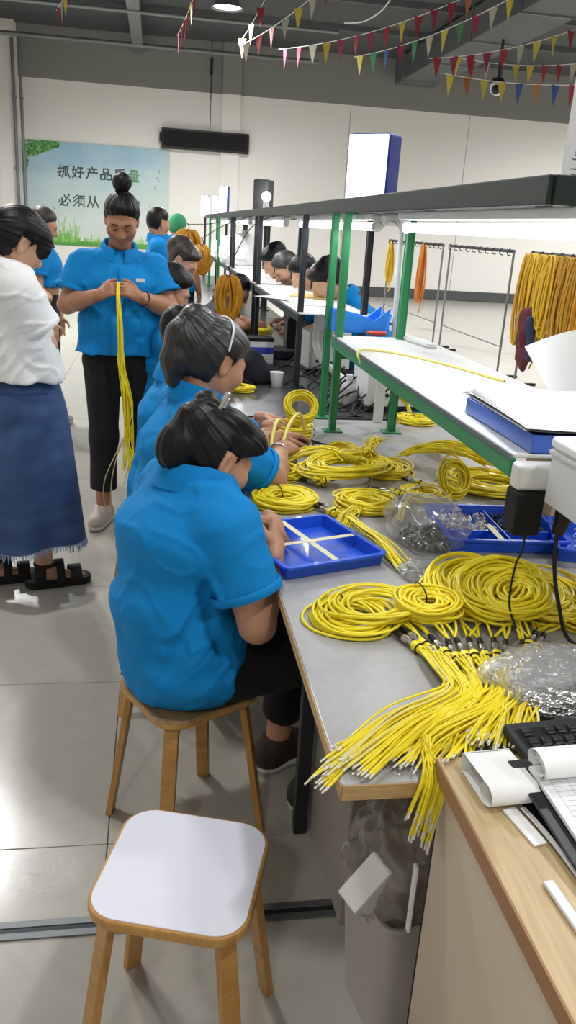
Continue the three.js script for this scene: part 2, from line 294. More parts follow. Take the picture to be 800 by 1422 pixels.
// ---- wall poster with its slogan drawn stroke by stroke
{
  const S = {  // strokes in a unit square, x right, y down
    zhua: [[.02, .28, .36, .24], [.2, .02, .2, .9, .1, .82], [.02, .62, .36, .48], [.92, .06, .5, .14, .46, .6, .36, .95], [.62, .2, .62, .82, .74, .74], [.78, .14, .8, .6, .98, .95]],
    hao: [[.2, .04, .08, .5, .34, .9], [.04, .3, .42, .28], [.36, .3, .28, .7, .04, .94], [.5, .14, .88, .12, .7, .34], [.7, .34, .7, .92, .58, .84], [.46, .52, .98, .5]],
    chan: [[.5, .02, .56, .12], [.14, .18, .9, .16], [.32, .26, .38, .4], [.7, .24, .62, .4], [.18, .46, .94, .44], [.2, .46, .18, .7, .04, .95]],
    pin: [[.3, .08, .3, .4, .7, .4, .7, .08, .3, .08], [.06, .54, .06, .92, .42, .92, .42, .54, .06, .54], [.58, .54, .58, .92, .94, .92, .94, .54, .58, .54]],
    zhi: [[.86, .04, .16, .12], [.18, .1, .18, .6, .04, .95], [.2, .28, .94, .26], [.52, .12, .5, .42], [.32, .42, .32, .76], [.32, .42, .8, .42, .8, .76], [.56, .52, .54, .72, .28, .94], [.6, .76, .88, .94]],
    liang: [[.26, .04, .26, .3, .76, .3, .76, .04, .26, .04], [.26, .17, .76, .17], [.04, .4, .96, .4], [.24, .5, .24, .74, .78, .74, .78, .5, .24, .5], [.24, .62, .78, .62], [.5, .5, .5, .94], [.18, .84, .84, .84], [.06, .95, .95, .95]],
    bi: [[.1, .46, .02, .7], [.26, .34, .26, .8, .4, .92, .68, .9, .74, .72], [.46, .12, .56, .3], [.86, .06, .52, .56, .06, .95], [.84, .42, .96, .62]],
    xu: [[.36, .04, .06, .3], [.38, .3, .06, .58], [.4, .56, .04, .94], [.44, .1, .98, .1], [.68, .1, .62, .26], [.5, .26, .5, .7], [.5, .26, .92, .26, .92, .7], [.7, .36, .68, .66, .44, .94], [.76, .74, .96, .94]],
    cong: [[.28, .06, .26, .5, .04, .94], [.28, .42, .42, .7], [.7, .06, .66, .5, .46, .94], [.7, .38, .98, .94]],
    zhong: [[.1, .26, .1, .68, .9, .68, .9, .26, .1, .26], [.5, .02, .5, .98]],
  };
  const tex = canvasTex(1024, 696, (c, w, h) => {
    const g = c.createLinearGradient(0, 0, w * 0.2, h); g.addColorStop(0, '#8fb7cf'); g.addColorStop(0.45, '#b4cdd2'); g.addColorStop(1, '#c9d5cb'); c.fillStyle = g; c.fillRect(0, 0, w, h);
    const r = rng(5);
    for (let i = 0; i < 130; i++) { c.globalAlpha = 0.06; c.fillStyle = r() < 0.62 ? '#eef3ee' : '#6fa4c6'; const y = r() * h, x = (c.fillStyle === '#6fa4c6' ? 0.3 + 0.7 * r() : r() * 0.9) * w; c.beginPath(); c.ellipse(x, c.fillStyle === '#6fa4c6' ? y * 0.35 : y, 60 + r() * 130, 26 + r() * 50, 0, 0, 7); c.fill(); }
    c.globalAlpha = 1; c.fillStyle = '#4f9a35'; c.fillRect(0, h - 34, w, 34);
    for (let i = 0; i < 500; i++) { const x = r() * w * (r() < 0.6 ? 0.36 : 1), t = 30 + r() * 90 * Math.pow(r(), 1.5) * (x < w * 0.36 ? 1.9 : 0.5); c.strokeStyle = ['#5ea83a', '#79b84d', '#9cc873', '#478c34'][(r() * 4) | 0]; c.globalAlpha = 0.6; c.lineWidth = 2 + r() * 5; c.beginPath(); c.moveTo(x, h - 20); c.quadraticCurveTo(x + (r() - 0.5) * 20, h - t / 2, x + (r() - 0.5) * 46, h - 20 - t); c.stroke(); }
    for (let i = 0; i < 520; i++) { const a = r(), b = r() * (1 - a * 0.75); c.globalAlpha = 0.8; c.fillStyle = ['#3f7f3a', '#5a9a48', '#2f6a33', '#86b564'][(r() * 4) | 0]; const x = a * 250, y = b * 130 + (a < 0.14 ? r() * 90 : 0); c.beginPath(); c.ellipse(x, y, 4 + r() * 9, 3 + r() * 5, r() * 3, 0, 7); c.fill(); }
    c.globalAlpha = 0.8; c.strokeStyle = '#54707c'; c.lineWidth = 5; for (const [x, y] of [[935, 190], [915, 250], [880, 385], [940, 130], [195, 425], [110, 440]]) { c.beginPath(); c.moveTo(x, y); c.lineTo(x + 16, y + 34); c.stroke(); }
    c.globalAlpha = 1; c.strokeStyle = '#3d4a40'; c.lineCap = 'round'; c.lineJoin = 'round';
    const put = (k, x, y, s) => { c.lineWidth = s * (k === 'liang' ? 0.07 : k === 'zhi' || k === 'xu' ? 0.095 : 0.115); for (const l of S[k]) { c.beginPath(); for (let i = 0; i < l.length; i += 2) i ? c.lineTo(x + l[i] * s, y + l[i + 1] * s) : c.moveTo(x + l[i] * s, y + l[i + 1] * s); c.stroke(); } };
    c.strokeStyle = '#39463e'; ['zhua', 'hao', 'chan', 'pin', 'zhi'].forEach((k, i) => put(k, 238 + i * 98, 152, 84));
    c.strokeStyle = '#4d7a3a'; put('liang', 238 + 5 * 98, 152, 84); c.strokeStyle = '#39463e';
    ['bi', 'xu', 'cong'].forEach((k, i) => put(k, 240 + i * 98, 344, 84)); put('zhong', 240 + 5 * 98, 344, 84);
  });
  const po = thing('wall_poster', 'large pale blue and green poster with a two-line dark slogan on the back wall', 'poster', [-1.385, 1.93, ZB + 0.02]);
  const sheet = new THREE.BoxGeometry(3.25, 2.2, 0.012);
  part(po, 'printed_sheet', sheet, std(0xffffff, 0.6, { map: tex }));
}
// ---- bunting: a cord and its flags
{
  const cols = [0x8e2a30, 0xb5a443, 0x3f7f57, 0x83304a, 0x9a5f35, 0x2f4a80, 0xa9a695].map((c) => std(c, 0.8, { side: THREE.DoubleSide }));
  const tri = new THREE.ExtrudeGeometry(new THREE.Shape([new THREE.Vector2(-0.07, 0), new THREE.Vector2(0.07, 0), new THREE.Vector2(0, -0.31)]), { depth: 0.003, bevelEnabled: false });
  const r = rng(77);
  const strings = [[[2.0, 4.35, -15.5], [4.7, 5.0, -13.5], 'rising from mid-ceiling'], [[3.2, 4.25, -15], [5.15, 4.9, -13], 'beside the duct'], [[4.2, 4.15, -14], [6.9, 4.9, -14], 'nearest the security camera'], [[1.3, 4.25, -15], [2.6, 5.1, -14], 'left of the duct'],
    [[4.6, 4.05, -14.5], [7.6, 4.0, -13], 'lowest at the upper right'], [[-2.6, 4.75, -15], [-1.6, 5.1, -14], 'at the far upper left corner'], [[-1.7, 4.7, -16], [-1.2, 5.1, -14.6], 'left of the grey girder'], [[0.3, 4.5, -16], [0.65, 5.1, -14], 'left of the hall lamp'], [[1.35, 4.45, -16], [1.75, 5.1, -15.6], 'hanging beside the hall lamp'], [[5.2, 4.6, -16], [8, 4.75, -16], 'highest at the upper right']];
  for (const [a, b, where] of strings) {
    const p = V(...a), q = V(...b), L = p.distanceTo(q), sag = 0.08 * L, m = p.clone().lerp(q, 0.5).add(V(0, -sag, 0));
    const c = new THREE.QuadraticBezierCurve3(p, m, q), t = thing('bunting', `string of small coloured pennants ${where}`, 'bunting');
    part(t, 'cord', new THREE.TubeGeometry(c, 20, 0.006, 4), M.white);
    const n = Math.round(L / 0.27);
    for (let i = 0; i < n; i++) { const s = c.getPoint((i + 0.5) / n), d = c.getTangent((i + 0.5) / n), f = part(t, 'pennant', tri, cols[[0, 1, 0, 2, 3, 1, 0, 4, 6, 5][(r() * 10) | 0]]); f.position.copy(s); f.rotation.y = -Math.atan2(d.z, d.x) + (r() - 0.5) * 1.2; f.rotation.x = (r() - 0.5) * 0.5; }
  }
  solo('loose_cord', 'pale curved loose cord hanging among the bunting under the ceiling', 'cord', tube([[3.2, 4.95, -16], [3.5, 4.96, -15.8], [3.75, 5.1, -15.6], [3.9, 5.3, -15.5]], 0.015, 20, 6), M.white);
}
// ------------------------------------------------------------------ work tables, shelves and lamps
const TY = 0.75;            // table top height
{
  const t = thing('work_table', 'long grey-topped work table with a wooden edge, nearest the camera', 'table', [0.875, 0, -2.12]);
  const w = 1.22, d = 2.35;
  part(t, 'tabletop', uvXZ(slab(w, d, 0.006, 0.022, TY, 0.002), 1.6), M.laminate);
  part(t, 'edge_band', [bx(w, 0.026, 0.003, 0, TY - 0.013, d / 2 + 0.001, 0.001), bx(0.003, 0.022, d, -w / 2 - 0.001, TY - 0.013, 0, 0.001)], M.woodEdge);
  for (const x of [-0.5, 0.54]) for (const z of [-1.1, 0.4]) part(t, 'leg', bx(0.035, TY - 0.022, 0.035, x, (TY - 0.022) / 2, z, 0.003), M.darkSteel);
  part(t, 'apron', [bx(1.04, 0.04, 0.025, 0.02, TY - 0.045, -1.1), bx(1.04, 0.04, 0.025, 0.02, TY - 0.045, 0.72), bx(0.025, 0.04, 1.85, -0.5, TY - 0.045, -0.19), bx(0.025, 0.04, 1.85, 0.54, TY - 0.045, -0.19)], M.darkSteel);
  part(t, 'modesty_panel', bx(0.016, 0.55, 2.1, 0.5, 0.44, -0.06, 0.002), M.beam);
}
[[-4.28, 'dark-topped work table just past the green shelf posts, cluttered with cables'], [-6.2, 'dark-topped work table under the second white shelf'], [-8.12, 'dark-topped work table third past the green posts'], [-10.04, 'farthest dark-topped work table but one of the row'], [-11.96, 'farthest dark-topped work table at the end of the row']].forEach(([z, label], i) => {
  const t = thing('work_table', label, 'table', [0.675, 0, z]), w = 0.82, d = 1.9;
  part(t, 'tabletop', slab(w, d, 0.006, 0.025, TY, 0.002), M.darkTop);
  for (const x of [-0.3, 0.36]) for (const s of [-0.85, 0.85]) part(t, 'leg', bx(0.035, TY - 0.025, 0.035, x, (TY - 0.025) / 2, s, 0.003), M.darkSteel);
  part(t, 'apron', [bx(0.72, 0.04, 0.025, 0, TY - 0.045, 0.85), bx(0.72, 0.04, 0.025, 0, TY - 0.045, -0.85)], M.darkSteel);
});
// desk at lower right
{
  const d = thing('desk', 'beige wood-grain office desk with pale side panel at lower right', 'desk', [0, 0, 0]);
  const top = 0.785, x0 = 0.405, x1 = 1.5, z0 = -0.952, z1 = 0.4;
  part(d, 'desktop', uvXZ(slab(x1 - x0, z1 - z0, 0.004, 0.028, top, 0.0015).translate((x0 + x1) / 2, 0, (z0 + z1) / 2), 1.4), M.deskTop);
  part(d, 'edge_band', [bx(0.003, 0.027, z1 - z0, x0 - 0.001, top - 0.0145, (z0 + z1) / 2, 0.001)], M.deskEdge);
  part(d, 'side_panel', bx(0.022, top - 0.03, z1 - z0 - 0.01, x0 + 0.02, (top - 0.03) / 2, (z0 + z1) / 2 + 0.005, 0.001), M.deskPanel);
  part(d, 'panel_edge', bx(0.0225, top - 0.03, 0.004, x0 + 0.02, (top - 0.03) / 2, z0 + 0.006, 0.001), M.darkSteel);
  part(d, 'back_panel', bx(x1 - x0 - 0.06, 0.5, 0.016, (x0 + x1) / 2, 0.5, z0 + 0.08, 0.001), M.deskPanel);
  part(d, 'side_panel', bx(0.022, top - 0.03, z1 - z0 - 0.01, x1 - 0.02, (top - 0.03) / 2, (z0 + z1) / 2 + 0.005, 0.001), M.deskPanel);
}
// shelf unit: posts, lower shelf, long top shelf
function shelfUnit(label, z0, z1, green, lower) {
  const u = thing('shelf_rack', label, 'shelf rack'), P = green ? M.green : M.darkSteel;
  const xf = 0.685, xb = 1.0, top = 1.585;
  if (lower) {
    const s = part(u, 'lower_shelf', bx(0.37, 0.008, z0 - z1, 0.855, 1.115, (z0 + z1) / 2, 0.002), M.shelfTop);
    part(s, 'shelf_rim', [bx(0.012, 0.04, z0 - z1, 0.672, 1.093, (z0 + z1) / 2, 0.003), bx(0.012, 0.04, z0 - z1, 1.036, 1.093, (z0 + z1) / 2, 0.003), bx(0.36, 0.04, 0.012, 0.855, 1.093, z1 + 0.006, 0.003)], green ? M.green : M.greenDark, green ? 'green steel shelf rim' : undefined);
    part(s, 'edge_strip', bx(0.004, 0.012, z0 - z1, 0.6655, 1.113, (z0 + z1) / 2, 0.001), M.pipe);
  }
  const post = (x, z, y1 = top) => part(u, 'post', [bx(0.03, y1 - TY, 0.003, x, (TY + y1) / 2, z - 0.0135, 0.0008), bx(0.003, y1 - TY, 0.03, x + (x < 0.8 ? -0.0135 : 0.0135), (TY + y1) / 2, z, 0.0008), bx(0.026, y1 - TY, 0.022, x, (TY + y1) / 2, z, 0.003)], P);
  const foot = (x, z) => part(u, 'foot_plate', bx(0.075, 0.006, 0.06, x, TY + 0.003, z, 0.002), P);
  for (const x of [xf, x2(xb)]) { post(x, z1 + 0.05); foot(x, z1 + 0.05); }
  function x2(v) { return green ? 0.925 : v; }
  if (!green) for (const x of [xf, xb]) { post(x, z0 - 0.05); foot(x, z0 - 0.05); }
  else { post(xb + 0.02, z0 - 0.04); foot(xb + 0.02, z0 - 0.04); part(u, 'bracket', [bx(0.025, 0.006, 0.3, 0.74, 1.042, z0 + 0.14, 0.001), bx(0.025, 0.006, 0.3, 0.96, 1.042, z0 + 0.14, 0.001), bx(0.025, 0.07, 0.006, 0.74, 1.07, z0 + 0.001, 0.001), bx(0.025, 0.07, 0.006, 0.96, 1.07, z0 + 0.001, 0.001)], P); }
  part(u, 'brace', bx(0.3, 0.03, 0.006, 0.82, 1.05, z1 + 0.05, 0.002), P);
  return u;
}
shelfUnit('green steel shelf rack with white lower shelf standing on the near work table', -1.415, -3.14, true, true);
const u1 = shelfUnit('dark steel shelf rack with white lower shelf just past the green posts', -3.95, -5.85, false, true);
shelfUnit('dark steel shelf rack third along the table row', -5.98, -7.9, false, true);
shelfUnit('dark steel shelf rack fourth along the table row', -8.03, -9.95, false, true);
shelfUnit('dark steel shelf rack at the far end of the table row', -10.08, -12.9, false, true);
{ // second green post that stands free just past the first pair
  const p = thing('green_post', 'free-standing green steel post just behind the front green post', 'post', [0.69, TY, -3.33]);
  part(p, 'angle', [bx(0.03, 0.83, 0.003, 0, 0.415, -0.0135, 0.0008), bx(0.026, 0.83, 0.022, 0, 0.415, 0, 0.003)], M.green); part(p, 'foot_plate', bx(0.07, 0.006, 0.06, 0, 0.003, 0, 0.002), M.green);
  for (const [z, l] of [[-9.2, 'far green post beside the white bags'], [-10.8, 'farthest slim green post along the table row']]) { const q = p.clone(); q.name = numbered('green_post'); q.position.set(0.64, TY, z); q.userData.label = l; scene.add(q); }
}
{
  const s = thing('top_shelf', 'long dark green top shelf running overhead along the whole table row', 'shelf', [0, 0, 0]);
  const z0 = -1.43, z1 = -13, zc = (z0 + z1) / 2, L = z0 - z1;
  part(s, 'shelf_board', bx(0.38, 0.008, L, 0.865, 1.575, zc, 0.001), M.pipe);
  part(s, 'fascia', [bx(0.014, 0.05, L, 0.672, 1.589, zc, 0.003)], M.greenDark);
  part(s, 'end_fascia', bx(0.38, 0.05, 0.014, 0.865, 1.589, z0, 0.003), M.greenDark);
  part(s, 'rear_fascia', bx(0.014, 0.05, L, 1.052, 1.589, zc, 0.003), M.greenDark);
}
// fluorescent tubes under the top shelf
function tubeLamp(z0, z1, label, group) {
  const L = z0 - z1, zc = (z0 + z1) / 2, l = thing('fluorescent_lamp', label, 'lamp', [0.74, 1.522, zc], 0, group);
  part(l, 'glowing_tube', new THREE.CylinderGeometry(0.014, 0.014, L - 0.04, 16).rotateX(Math.PI / 2), M.glowTube);
  part(l, 'housing', bx(0.05, 0.022, L - 0.02, 0, 0.032, 0, 0.004), M.whitePlastic);
  for (const s of [-1, 1]) part(l, 'end_cap', [bx(0.03, 0.05, 0.022, 0, 0.012, s * (L / 2 - 0.012), 0.006), new THREE.CylinderGeometry(0.017, 0.017, 0.03, 16).rotateX(Math.PI / 2).translate(0, 0, s * (L / 2 - 0.02))], M.whitePlastic);
  part(l, 'mounting_clip', [bx(0.03, 0.014, 0.02, 0, 0.047, -L * 0.3), bx(0.03, 0.014, 0.02, 0, 0.047, L * 0.3)], M.steel);
  const r = new THREE.RectAreaLight(TUBE.colour, TUBE.radiance, 0.03, L - 0.06); r.position.set(0, -0.016, 0); r.rotation.x = -Math.PI / 2; r.castShadow = true; l.add(r);
}
tubeLamp(-1.36, -2.55, 'long fluorescent tube lamp nearest the camera under the top shelf');
tubeLamp(-2.86, -4.5, 'second fluorescent tube lamp beyond the green post');
tubeLamp(-5.0, -6.2, 'third fluorescent tube lamp far along the top shelf', undefined);
tubeLamp(-7.0, -8.2, 'fourth fluorescent tube lamp glowing above the white bags', undefined);
tubeLamp(-9.0, -10.2, 'fifth fluorescent tube lamp far along the row', undefined);
tubeLamp(-11.2, -12.4, 'last fluorescent tube lamp at the far end of the row', undefined);
{ // junction and spare reflector under the shelf
  const j = thing('lamp_connector', 'white wiring connector with pull switch between the two near tube lamps', 'connector', [0.74, 1.535, -2.7]);
  part(j, 'box', bx(0.05, 0.04, 0.08, 0, 0.01, 0, 0.012), M.whitePlastic); part(j, 'wire', tube([[0, 0, -0.04], [0, -0.012, -0.1], [0, 0, -0.15]], 0.004, 10, 6), M.white); part(j, 'wire', tube([[0, 0, 0.04], [0, -0.012, 0.1], [0, 0, 0.15]], 0.004, 10, 6), M.white);
  const c = thing('conduit_pole', 'white plastic conduit running up beside the blue bin', 'conduit', [0.95, 0, -3.28]);
  part(c, 'pipe', tube([[0.0, 1.06, 0], [0.003, 1.2, 0], [-0.01, 1.35, 0.02], [-0.015, 1.46, 0.03], [-0.015, 1.56, 0.03]], 0.011, 20, 8), M.whitePlastic); part(c, 'elbow', bx(0.04, 0.06, 0.04, 0, 1.04, 0, 0.01), M.whitePlastic);
}
// lit signs standing on the top shelf
function lightBox(label, x, z, ry, w, h, d, lit) {
  const b = thing('light_box_lamp', label, lit ? 'light box' : 'light box', [x, 1.58, z], ry);
  part(b, 'case', bx(w, h, d, 0, h / 2 + 0.004, 0, 0.012), lit ? std(0x1c2c86, 0.4) : M.black);
  part(b, 'glowing_panel', bx(w * 0.95, h * 0.95, 0.006, 0, h / 2 + 0.004, d / 2, 0.004), lit ? M.glowPanel : M.matBlack);
  part(b, 'foot', [bx(w * 0.6, 0.008, d * 0.9, 0, 0.004, 0, 0.002)], M.black);
  if (lit) { const r = new THREE.RectAreaLight(PANEL.colour, PANEL.radiance, w * 0.9, h * 0.9); r.position.set(0, h / 2, d / 2 + 0.01); r.rotation.y = Math.PI; b.add(r); }
  return b;
}
lightBox('large glowing white light box with blue case on the top shelf, nearest the camera', 0.765, -3.1, -0.75, 0.165, 0.25, 0.1, true);
lightBox('dark unlit light box standing on the top shelf farther along', 0.765, -6.4, -0.5, 0.12, 0.24, 0.12, false);
lightBox('tall narrow glowing light box far along the top shelf', 0.77, -10.3, -0.5, 0.10, 0.34, 0.08, true);
lightBox('glowing light box at the far end of the shelf, left of a pair', 0.67, -12.7, -0.4, 0.11, 0.30, 0.06, true);
lightBox('glowing light box at the far end of the shelf, right of a pair', 0.84, -12.8, -0.4, 0.11, 0.30, 0.06, true);
{
  const b = thing('bulb_lamp', 'small round bulb lamp glowing in front of the dark light box', 'lamp', [0.765, 1.614, -6.22]);
  part(b, 'bulb', new THREE.SphereGeometry(0.035, 16, 12).translate(0, 0.09, 0), M.glowLamp); part(b, 'socket', cyl(0.02, 0.024, 0.06, 0, 0.03, 0, 12), M.whitePlastic);
  const p = new THREE.PointLight(0xffffff, 0.6, 0, 2); p.position.set(0, 0.09, 0); p.castShadow = true; b.add(p);
}
// ------------------------------------------------------------------ people
const add3 = (a, b, s = 1) => [a[0] + b[0] * s, a[1] + b[1] * s, a[2] + b[2] * s];
const sub3 = (a, b) => [a[0] - b[0], a[1] - b[1], a[2] - b[2]];
const dot3 = (a, b) => a[0] * b[0] + a[1] * b[1] + a[2] * b[2];
const nrm3 = (a) => { const l = Math.hypot(...a) || 1; return [a[0] / l, a[1] / l, a[2] / l]; };
const crs3 = (a, b) => [a[1] * b[2] - a[2] * b[1], a[2] * b[0] - a[0] * b[2], a[0] * b[1] - a[1] * b[0]];
const mix3 = (a, b, t) => [lerp(a[0], b[0], t), lerp(a[1], b[1], t), lerp(a[2], b[2], t)];
// elliptical section along a bone
function dSec(x, y, z, s) {
  const pX = x - s.p[0], py = y - s.p[1], pz = z - s.p[2], b = s.b;
  const h = clamp((pX * b[0] + py * b[1] + pz * b[2]) / s.bb, 0, 1);
  const qx = pX - b[0] * h, qy = py - b[1] * h, qz = pz - b[2] * h;
  const A = lerp(s.a0, s.a1, h), B = lerp(s.b0, s.b1, h), m = Math.min(A, B);
  const u = (qx * s.s[0] + qy * s.s[1] + qz * s.s[2]) / A, f = (qx * s.f[0] + qy * s.f[1] + qz * s.f[2]) / B, a = (qx * s.x[0] + qy * s.x[1] + qz * s.x[2]) / (m * 0.7);
  return (Math.sqrt(u * u + f * f + a * a) - 1) * m;
}
function sec(p, q, side, a0, b0, a1, b1) {
  const b = sub3(q, p), x = nrm3(b), f = nrm3(crs3(side, x)), s = nrm3(crs3(x, f));
  return { p, b, bb: dot3(b, b), x, s, f, a0, b0, a1, b1 };
}
// a head in its own frame: x to its left, y up, z forward, origin between the ears
function headField(o = {}) {
  const j = o.jaw ?? 1;
  return (x, y, z) => {
    const ax = Math.abs(x);
    let d = dEll(x, y, z, 0, 0.03, -0.015, 0.075, 0.088, 0.094);
    d = smin(d, dEll(x, y, z, 0, -0.03, 0.03, 0.06 * j, 0.078, 0.062), 0.035);
    d = smin(d, dCap(x, y, z, [0, -0.088, 0.064], [0, -0.094, 0.06], 0.02, 0.022), 0.03);
    d = smin(d, dCap(ax, y, z, [0.046, -0.05, 0.0], [0.02, -0.09, 0.053], 0.013, 0.015), 0.04);
    d = smin(d, Math.hypot(ax - 0.04, y + 0.02, z - 0.06) - 0.026, 0.03);
    d = smin(d, dCap(ax, y, z, [0.012, 0.026, 0.084], [0.042, 0.024, 0.068], 0.011, 0.011), 0.018);
    d = smax(d, -(Math.hypot(ax - 0.031, y - 0.004, z - 0.1) - 0.017), 0.014);
    d = smin(d, Math.hypot(ax - 0.031, y - 0.003, z - 0.0735) - 0.0135, 0.004);
    d = smin(d, dCap(x, y, z, [0, 0.016, 0.086], [0, -0.026, 0.108], 0.008, 0.0115), 0.014);
    d = smin(d, Math.hypot(ax - 0.0125, y + 0.03, z - 0.097) - 0.009, 0.008);
    d = smin(d, dCap(ax, y, z, [0, -0.056, 0.092], [0.018, -0.059, 0.083], 0.0062, 0.004), 0.006);
    d = smin(d, dCap(ax, y, z, [0, -0.066, 0.09], [0.015, -0.064, 0.083], 0.007, 0.004), 0.006);
    d = smax(d, -(dCap(ax, y, z, [0, -0.0605, 0.101], [0.02, -0.061, 0.09], 0.002, 0.0015)), 0.004);
    // ears
    const ex = ax - 0.074 - 0.12 * (-(z + 0.012)), ey = y + 0.004, ez = z + 0.012;
    let e = (Math.sqrt((ex / 0.011) ** 2 + (ey / 0.033) ** 2 + (ez / 0.02) ** 2) - 1) * 0.011;
    e = smax(e, -((Math.sqrt(((ex - 0.01) / 0.008) ** 2 + ((ey - 0.004) / 0.022) ** 2 + ((ez - 0.003) / 0.011) ** 2) - 1) * 0.008), 0.004);
    return smin(d, e, 0.006);
  };
}
const hairline = (z, ax) => {
  let h; if (z > 0.03) h = lerp(0.03, 0.074, clamp((z - 0.03) / 0.055, 0, 1)); else if (z > 0.004) h = lerp(-0.012, 0.03, (z - 0.004) / 0.026); else if (z > -0.03) h = lerp(0.03, -0.012, clamp((z + 0.03) / 0.034, 0, 1)) * 0 + lerp(-0.05, -0.012, clamp((z + 0.03) / 0.034, 0, 1)); else h = -0.078;
  if (z < 0.012 && z > -0.034 && ax > 0.06) h = Math.max(h, 0.026); return h;
};
function hairField(o) {
  const gp = o.gather ?? [0, 0.05, -0.12], gx = nrm3(sub3([0, 0.02, 0], gp)), g1 = nrm3(crs3(Math.abs(gx[1]) > 0.9 ? [1, 0, 0] : [0, 1, 0], gx)), g2 = crs3(gx, g1), sc = o.puff ?? 1, low = o.low ?? 0;
  const strand = (x, y, z) => { const q = sub3([x, y, z], gp); return N3(Math.atan2(dot3(q, g1), dot3(q, g2)) * 9, Math.hypot(...q) * 9, 3) * 0.0026 + N3(Math.atan2(dot3(q, g1), dot3(q, g2)) * 26, Math.hypot(...q) * 7, 8) * 0.0012; };
  return (x, y, z) => {
    const ax = Math.abs(x);
    const hl = hairline(z, ax) - low, tp = 1 - clamp((y - hl) / 0.05, 0, 1);
    const th = 0.0105 + (sc - 1) * 0.085 - tp * tp * 0.0125; let d = dEll(x, y, z, 0, 0.03, -0.015, 0.075, 0.088, 0.094); d = smin(d, dEll(x, y, z, 0, -0.03, -0.012, 0.05, 0.06, 0.06), 0.04) - th;
    if (o.fringe) d = smin(d, dEll(x, y, z, o.fringe[0], o.fringe[1], o.fringe[2], o.fringe[3], o.fringe[4], o.fringe[5]) + (o.visor ? 0 : tp * tp * 0.03), 0.02);
    d = smax(d, hl - y, 0.008);
    for (const c of o.blobs ?? []) d = smin(d, c.length === 6 ? dEll(x, y, z, ...c) : dCap(x, y, z, c[0], c[1], c[2], c[3]), o.k ?? 0.018);
    for (const c of o.tails ?? []) for (let i = 0; i + 1 < c.length; i++) d = smin(d, dCap(x, y, z, c[i], c[i + 1], c[i][3], c[i + 1][3]), 0.02);
    if (o.cut) d = smax(d, o.cut(x, y, z), 0.01);
    return d < 0.02 ? d + strand(x, y, z) : d;
  };
}
// a hand as a field in world space: palm and five fingers
function handField(w, dir, nrm, side, curl, s = 1) {       // nrm: out of the back of the hand; side +1 when the thumb lies on dir x nrm
  dir = nrm3(dir); nrm = nrm3(sub3(nrm, dir.map((c) => c * dot3(nrm, dir)))); const lat = crs3(dir, nrm).map((c) => c * side);  // towards the thumb
  const at = (a, b, c) => [0, 1, 2].map((k) => w[k] + s * (dir[k] * a + lat[k] * b + nrm[k] * c)), caps = [];
  caps.push([at(-0.03, 0, 0), at(0.02, 0, 0), 0.024 * s, 0.025 * s]);
  for (const l of [-0.027, -0.009, 0.009, 0.027]) caps.push([at(0.015, l * 0.7, 0), at(0.078 - Math.abs(l - 0.005) * 0.2, l, 0), 0.0145 * s, 0.0115 * s]);
  const np = caps.length;
  [[0.029, [0.04, 0.024, 0.02]], [0.0095, [0.045, 0.028, 0.022]], [-0.0095, [0.042, 0.026, 0.021]], [-0.028, [0.033, 0.02, 0.018]]].forEach(([l, seg], i) => {
    let a = at(0.078 - Math.abs(l - 0.005) * 0.2, l, 0), ang = 0, r = 0.0095;
    seg.forEach((L, k) => { ang += curl[k] * (1 + 0.06 * i); const d = [0, 1, 2].map((m) => dir[m] * Math.cos(ang) - nrm[m] * Math.sin(ang) + lat[m] * l * 1.2); const b = add3(a, nrm3(d), L * s); caps.push([a, b, r * s, (r - 0.0011) * s]); a = b; r -= 0.0011; });
  });
  let a = at(0.012, 0.022, -0.006); [[0.62, 0.9, -0.35, 0.042], [0.85, 0.5, -0.5, 0.032], [0.9, 0.1, -0.5, 0.026]].forEach(([x, y, z, L], k) => { const d = nrm3([0, 1, 2].map((m) => dir[m] * x + lat[m] * y + nrm[m] * z)); const b = add3(a, d, L * s); caps.push([a, b, [0.014, 0.0108, 0.0095][k] * s, [0.0108, 0.0095, 0.008][k] * s]); a = b; });
  const lo = [9, 9, 9], hi = [-9, -9, -9]; for (const c of caps) for (const p of [c[0], c[1]]) for (let k = 0; k < 3; k++) { lo[k] = Math.min(lo[k], p[k] - 0.03); hi[k] = Math.max(hi[k], p[k] + 0.03); }
  const f = (x, y, z) => { let d = 9; for (let i = 0; i < np; i++) d = smin(d, dCap(x, y, z, ...caps[i]), 0.012); for (let i = np; i < caps.length; i++) d = smin(d, dCap(x, y, z, ...caps[i]), 0.004); return d; };
  return { f, lo, hi };
}
function collarGeo(c, up, fwd, r, h, flap, open = 0.5, depthScale = 1) {
  const y = nrm3(up), x = nrm3(crs3(y, fwd)), z = crs3(x, y);
  const prof = [[0.004, -0.01], [0, h * 0.5], [0.002, h], [0.008, h + 0.003], [0.017, h * 0.55], [0.025 + flap * 0.3, -flap], [0.02 + flap * 0.3, -flap - 0.002], [0.012, h * 0.35], [0.008, -0.012], [0.004, -0.01]];
  return grid((u, v) => {
    const a = lerp(open, 2 * Math.PI - open, u), k = v * (prof.length - 1), i = Math.min(prof.length - 2, k | 0), t = k - i, pr = lerp(prof[i][0], prof[i + 1][0], t), py = lerp(prof[i][1], prof[i + 1][1], t);
    const front = Math.max(0, Math.cos(a)), R = r + pr + front * 0.012, yy = py - front * 0.03 + 0.01 * Math.max(0, -Math.cos(a));
    return [0, 1, 2].map((m) => c[m] + x[m] * Math.sin(a) * R + z[m] * Math.cos(a) * R * depthScale + y[m] * yy);
  }, 48, prof.length - 1);
}
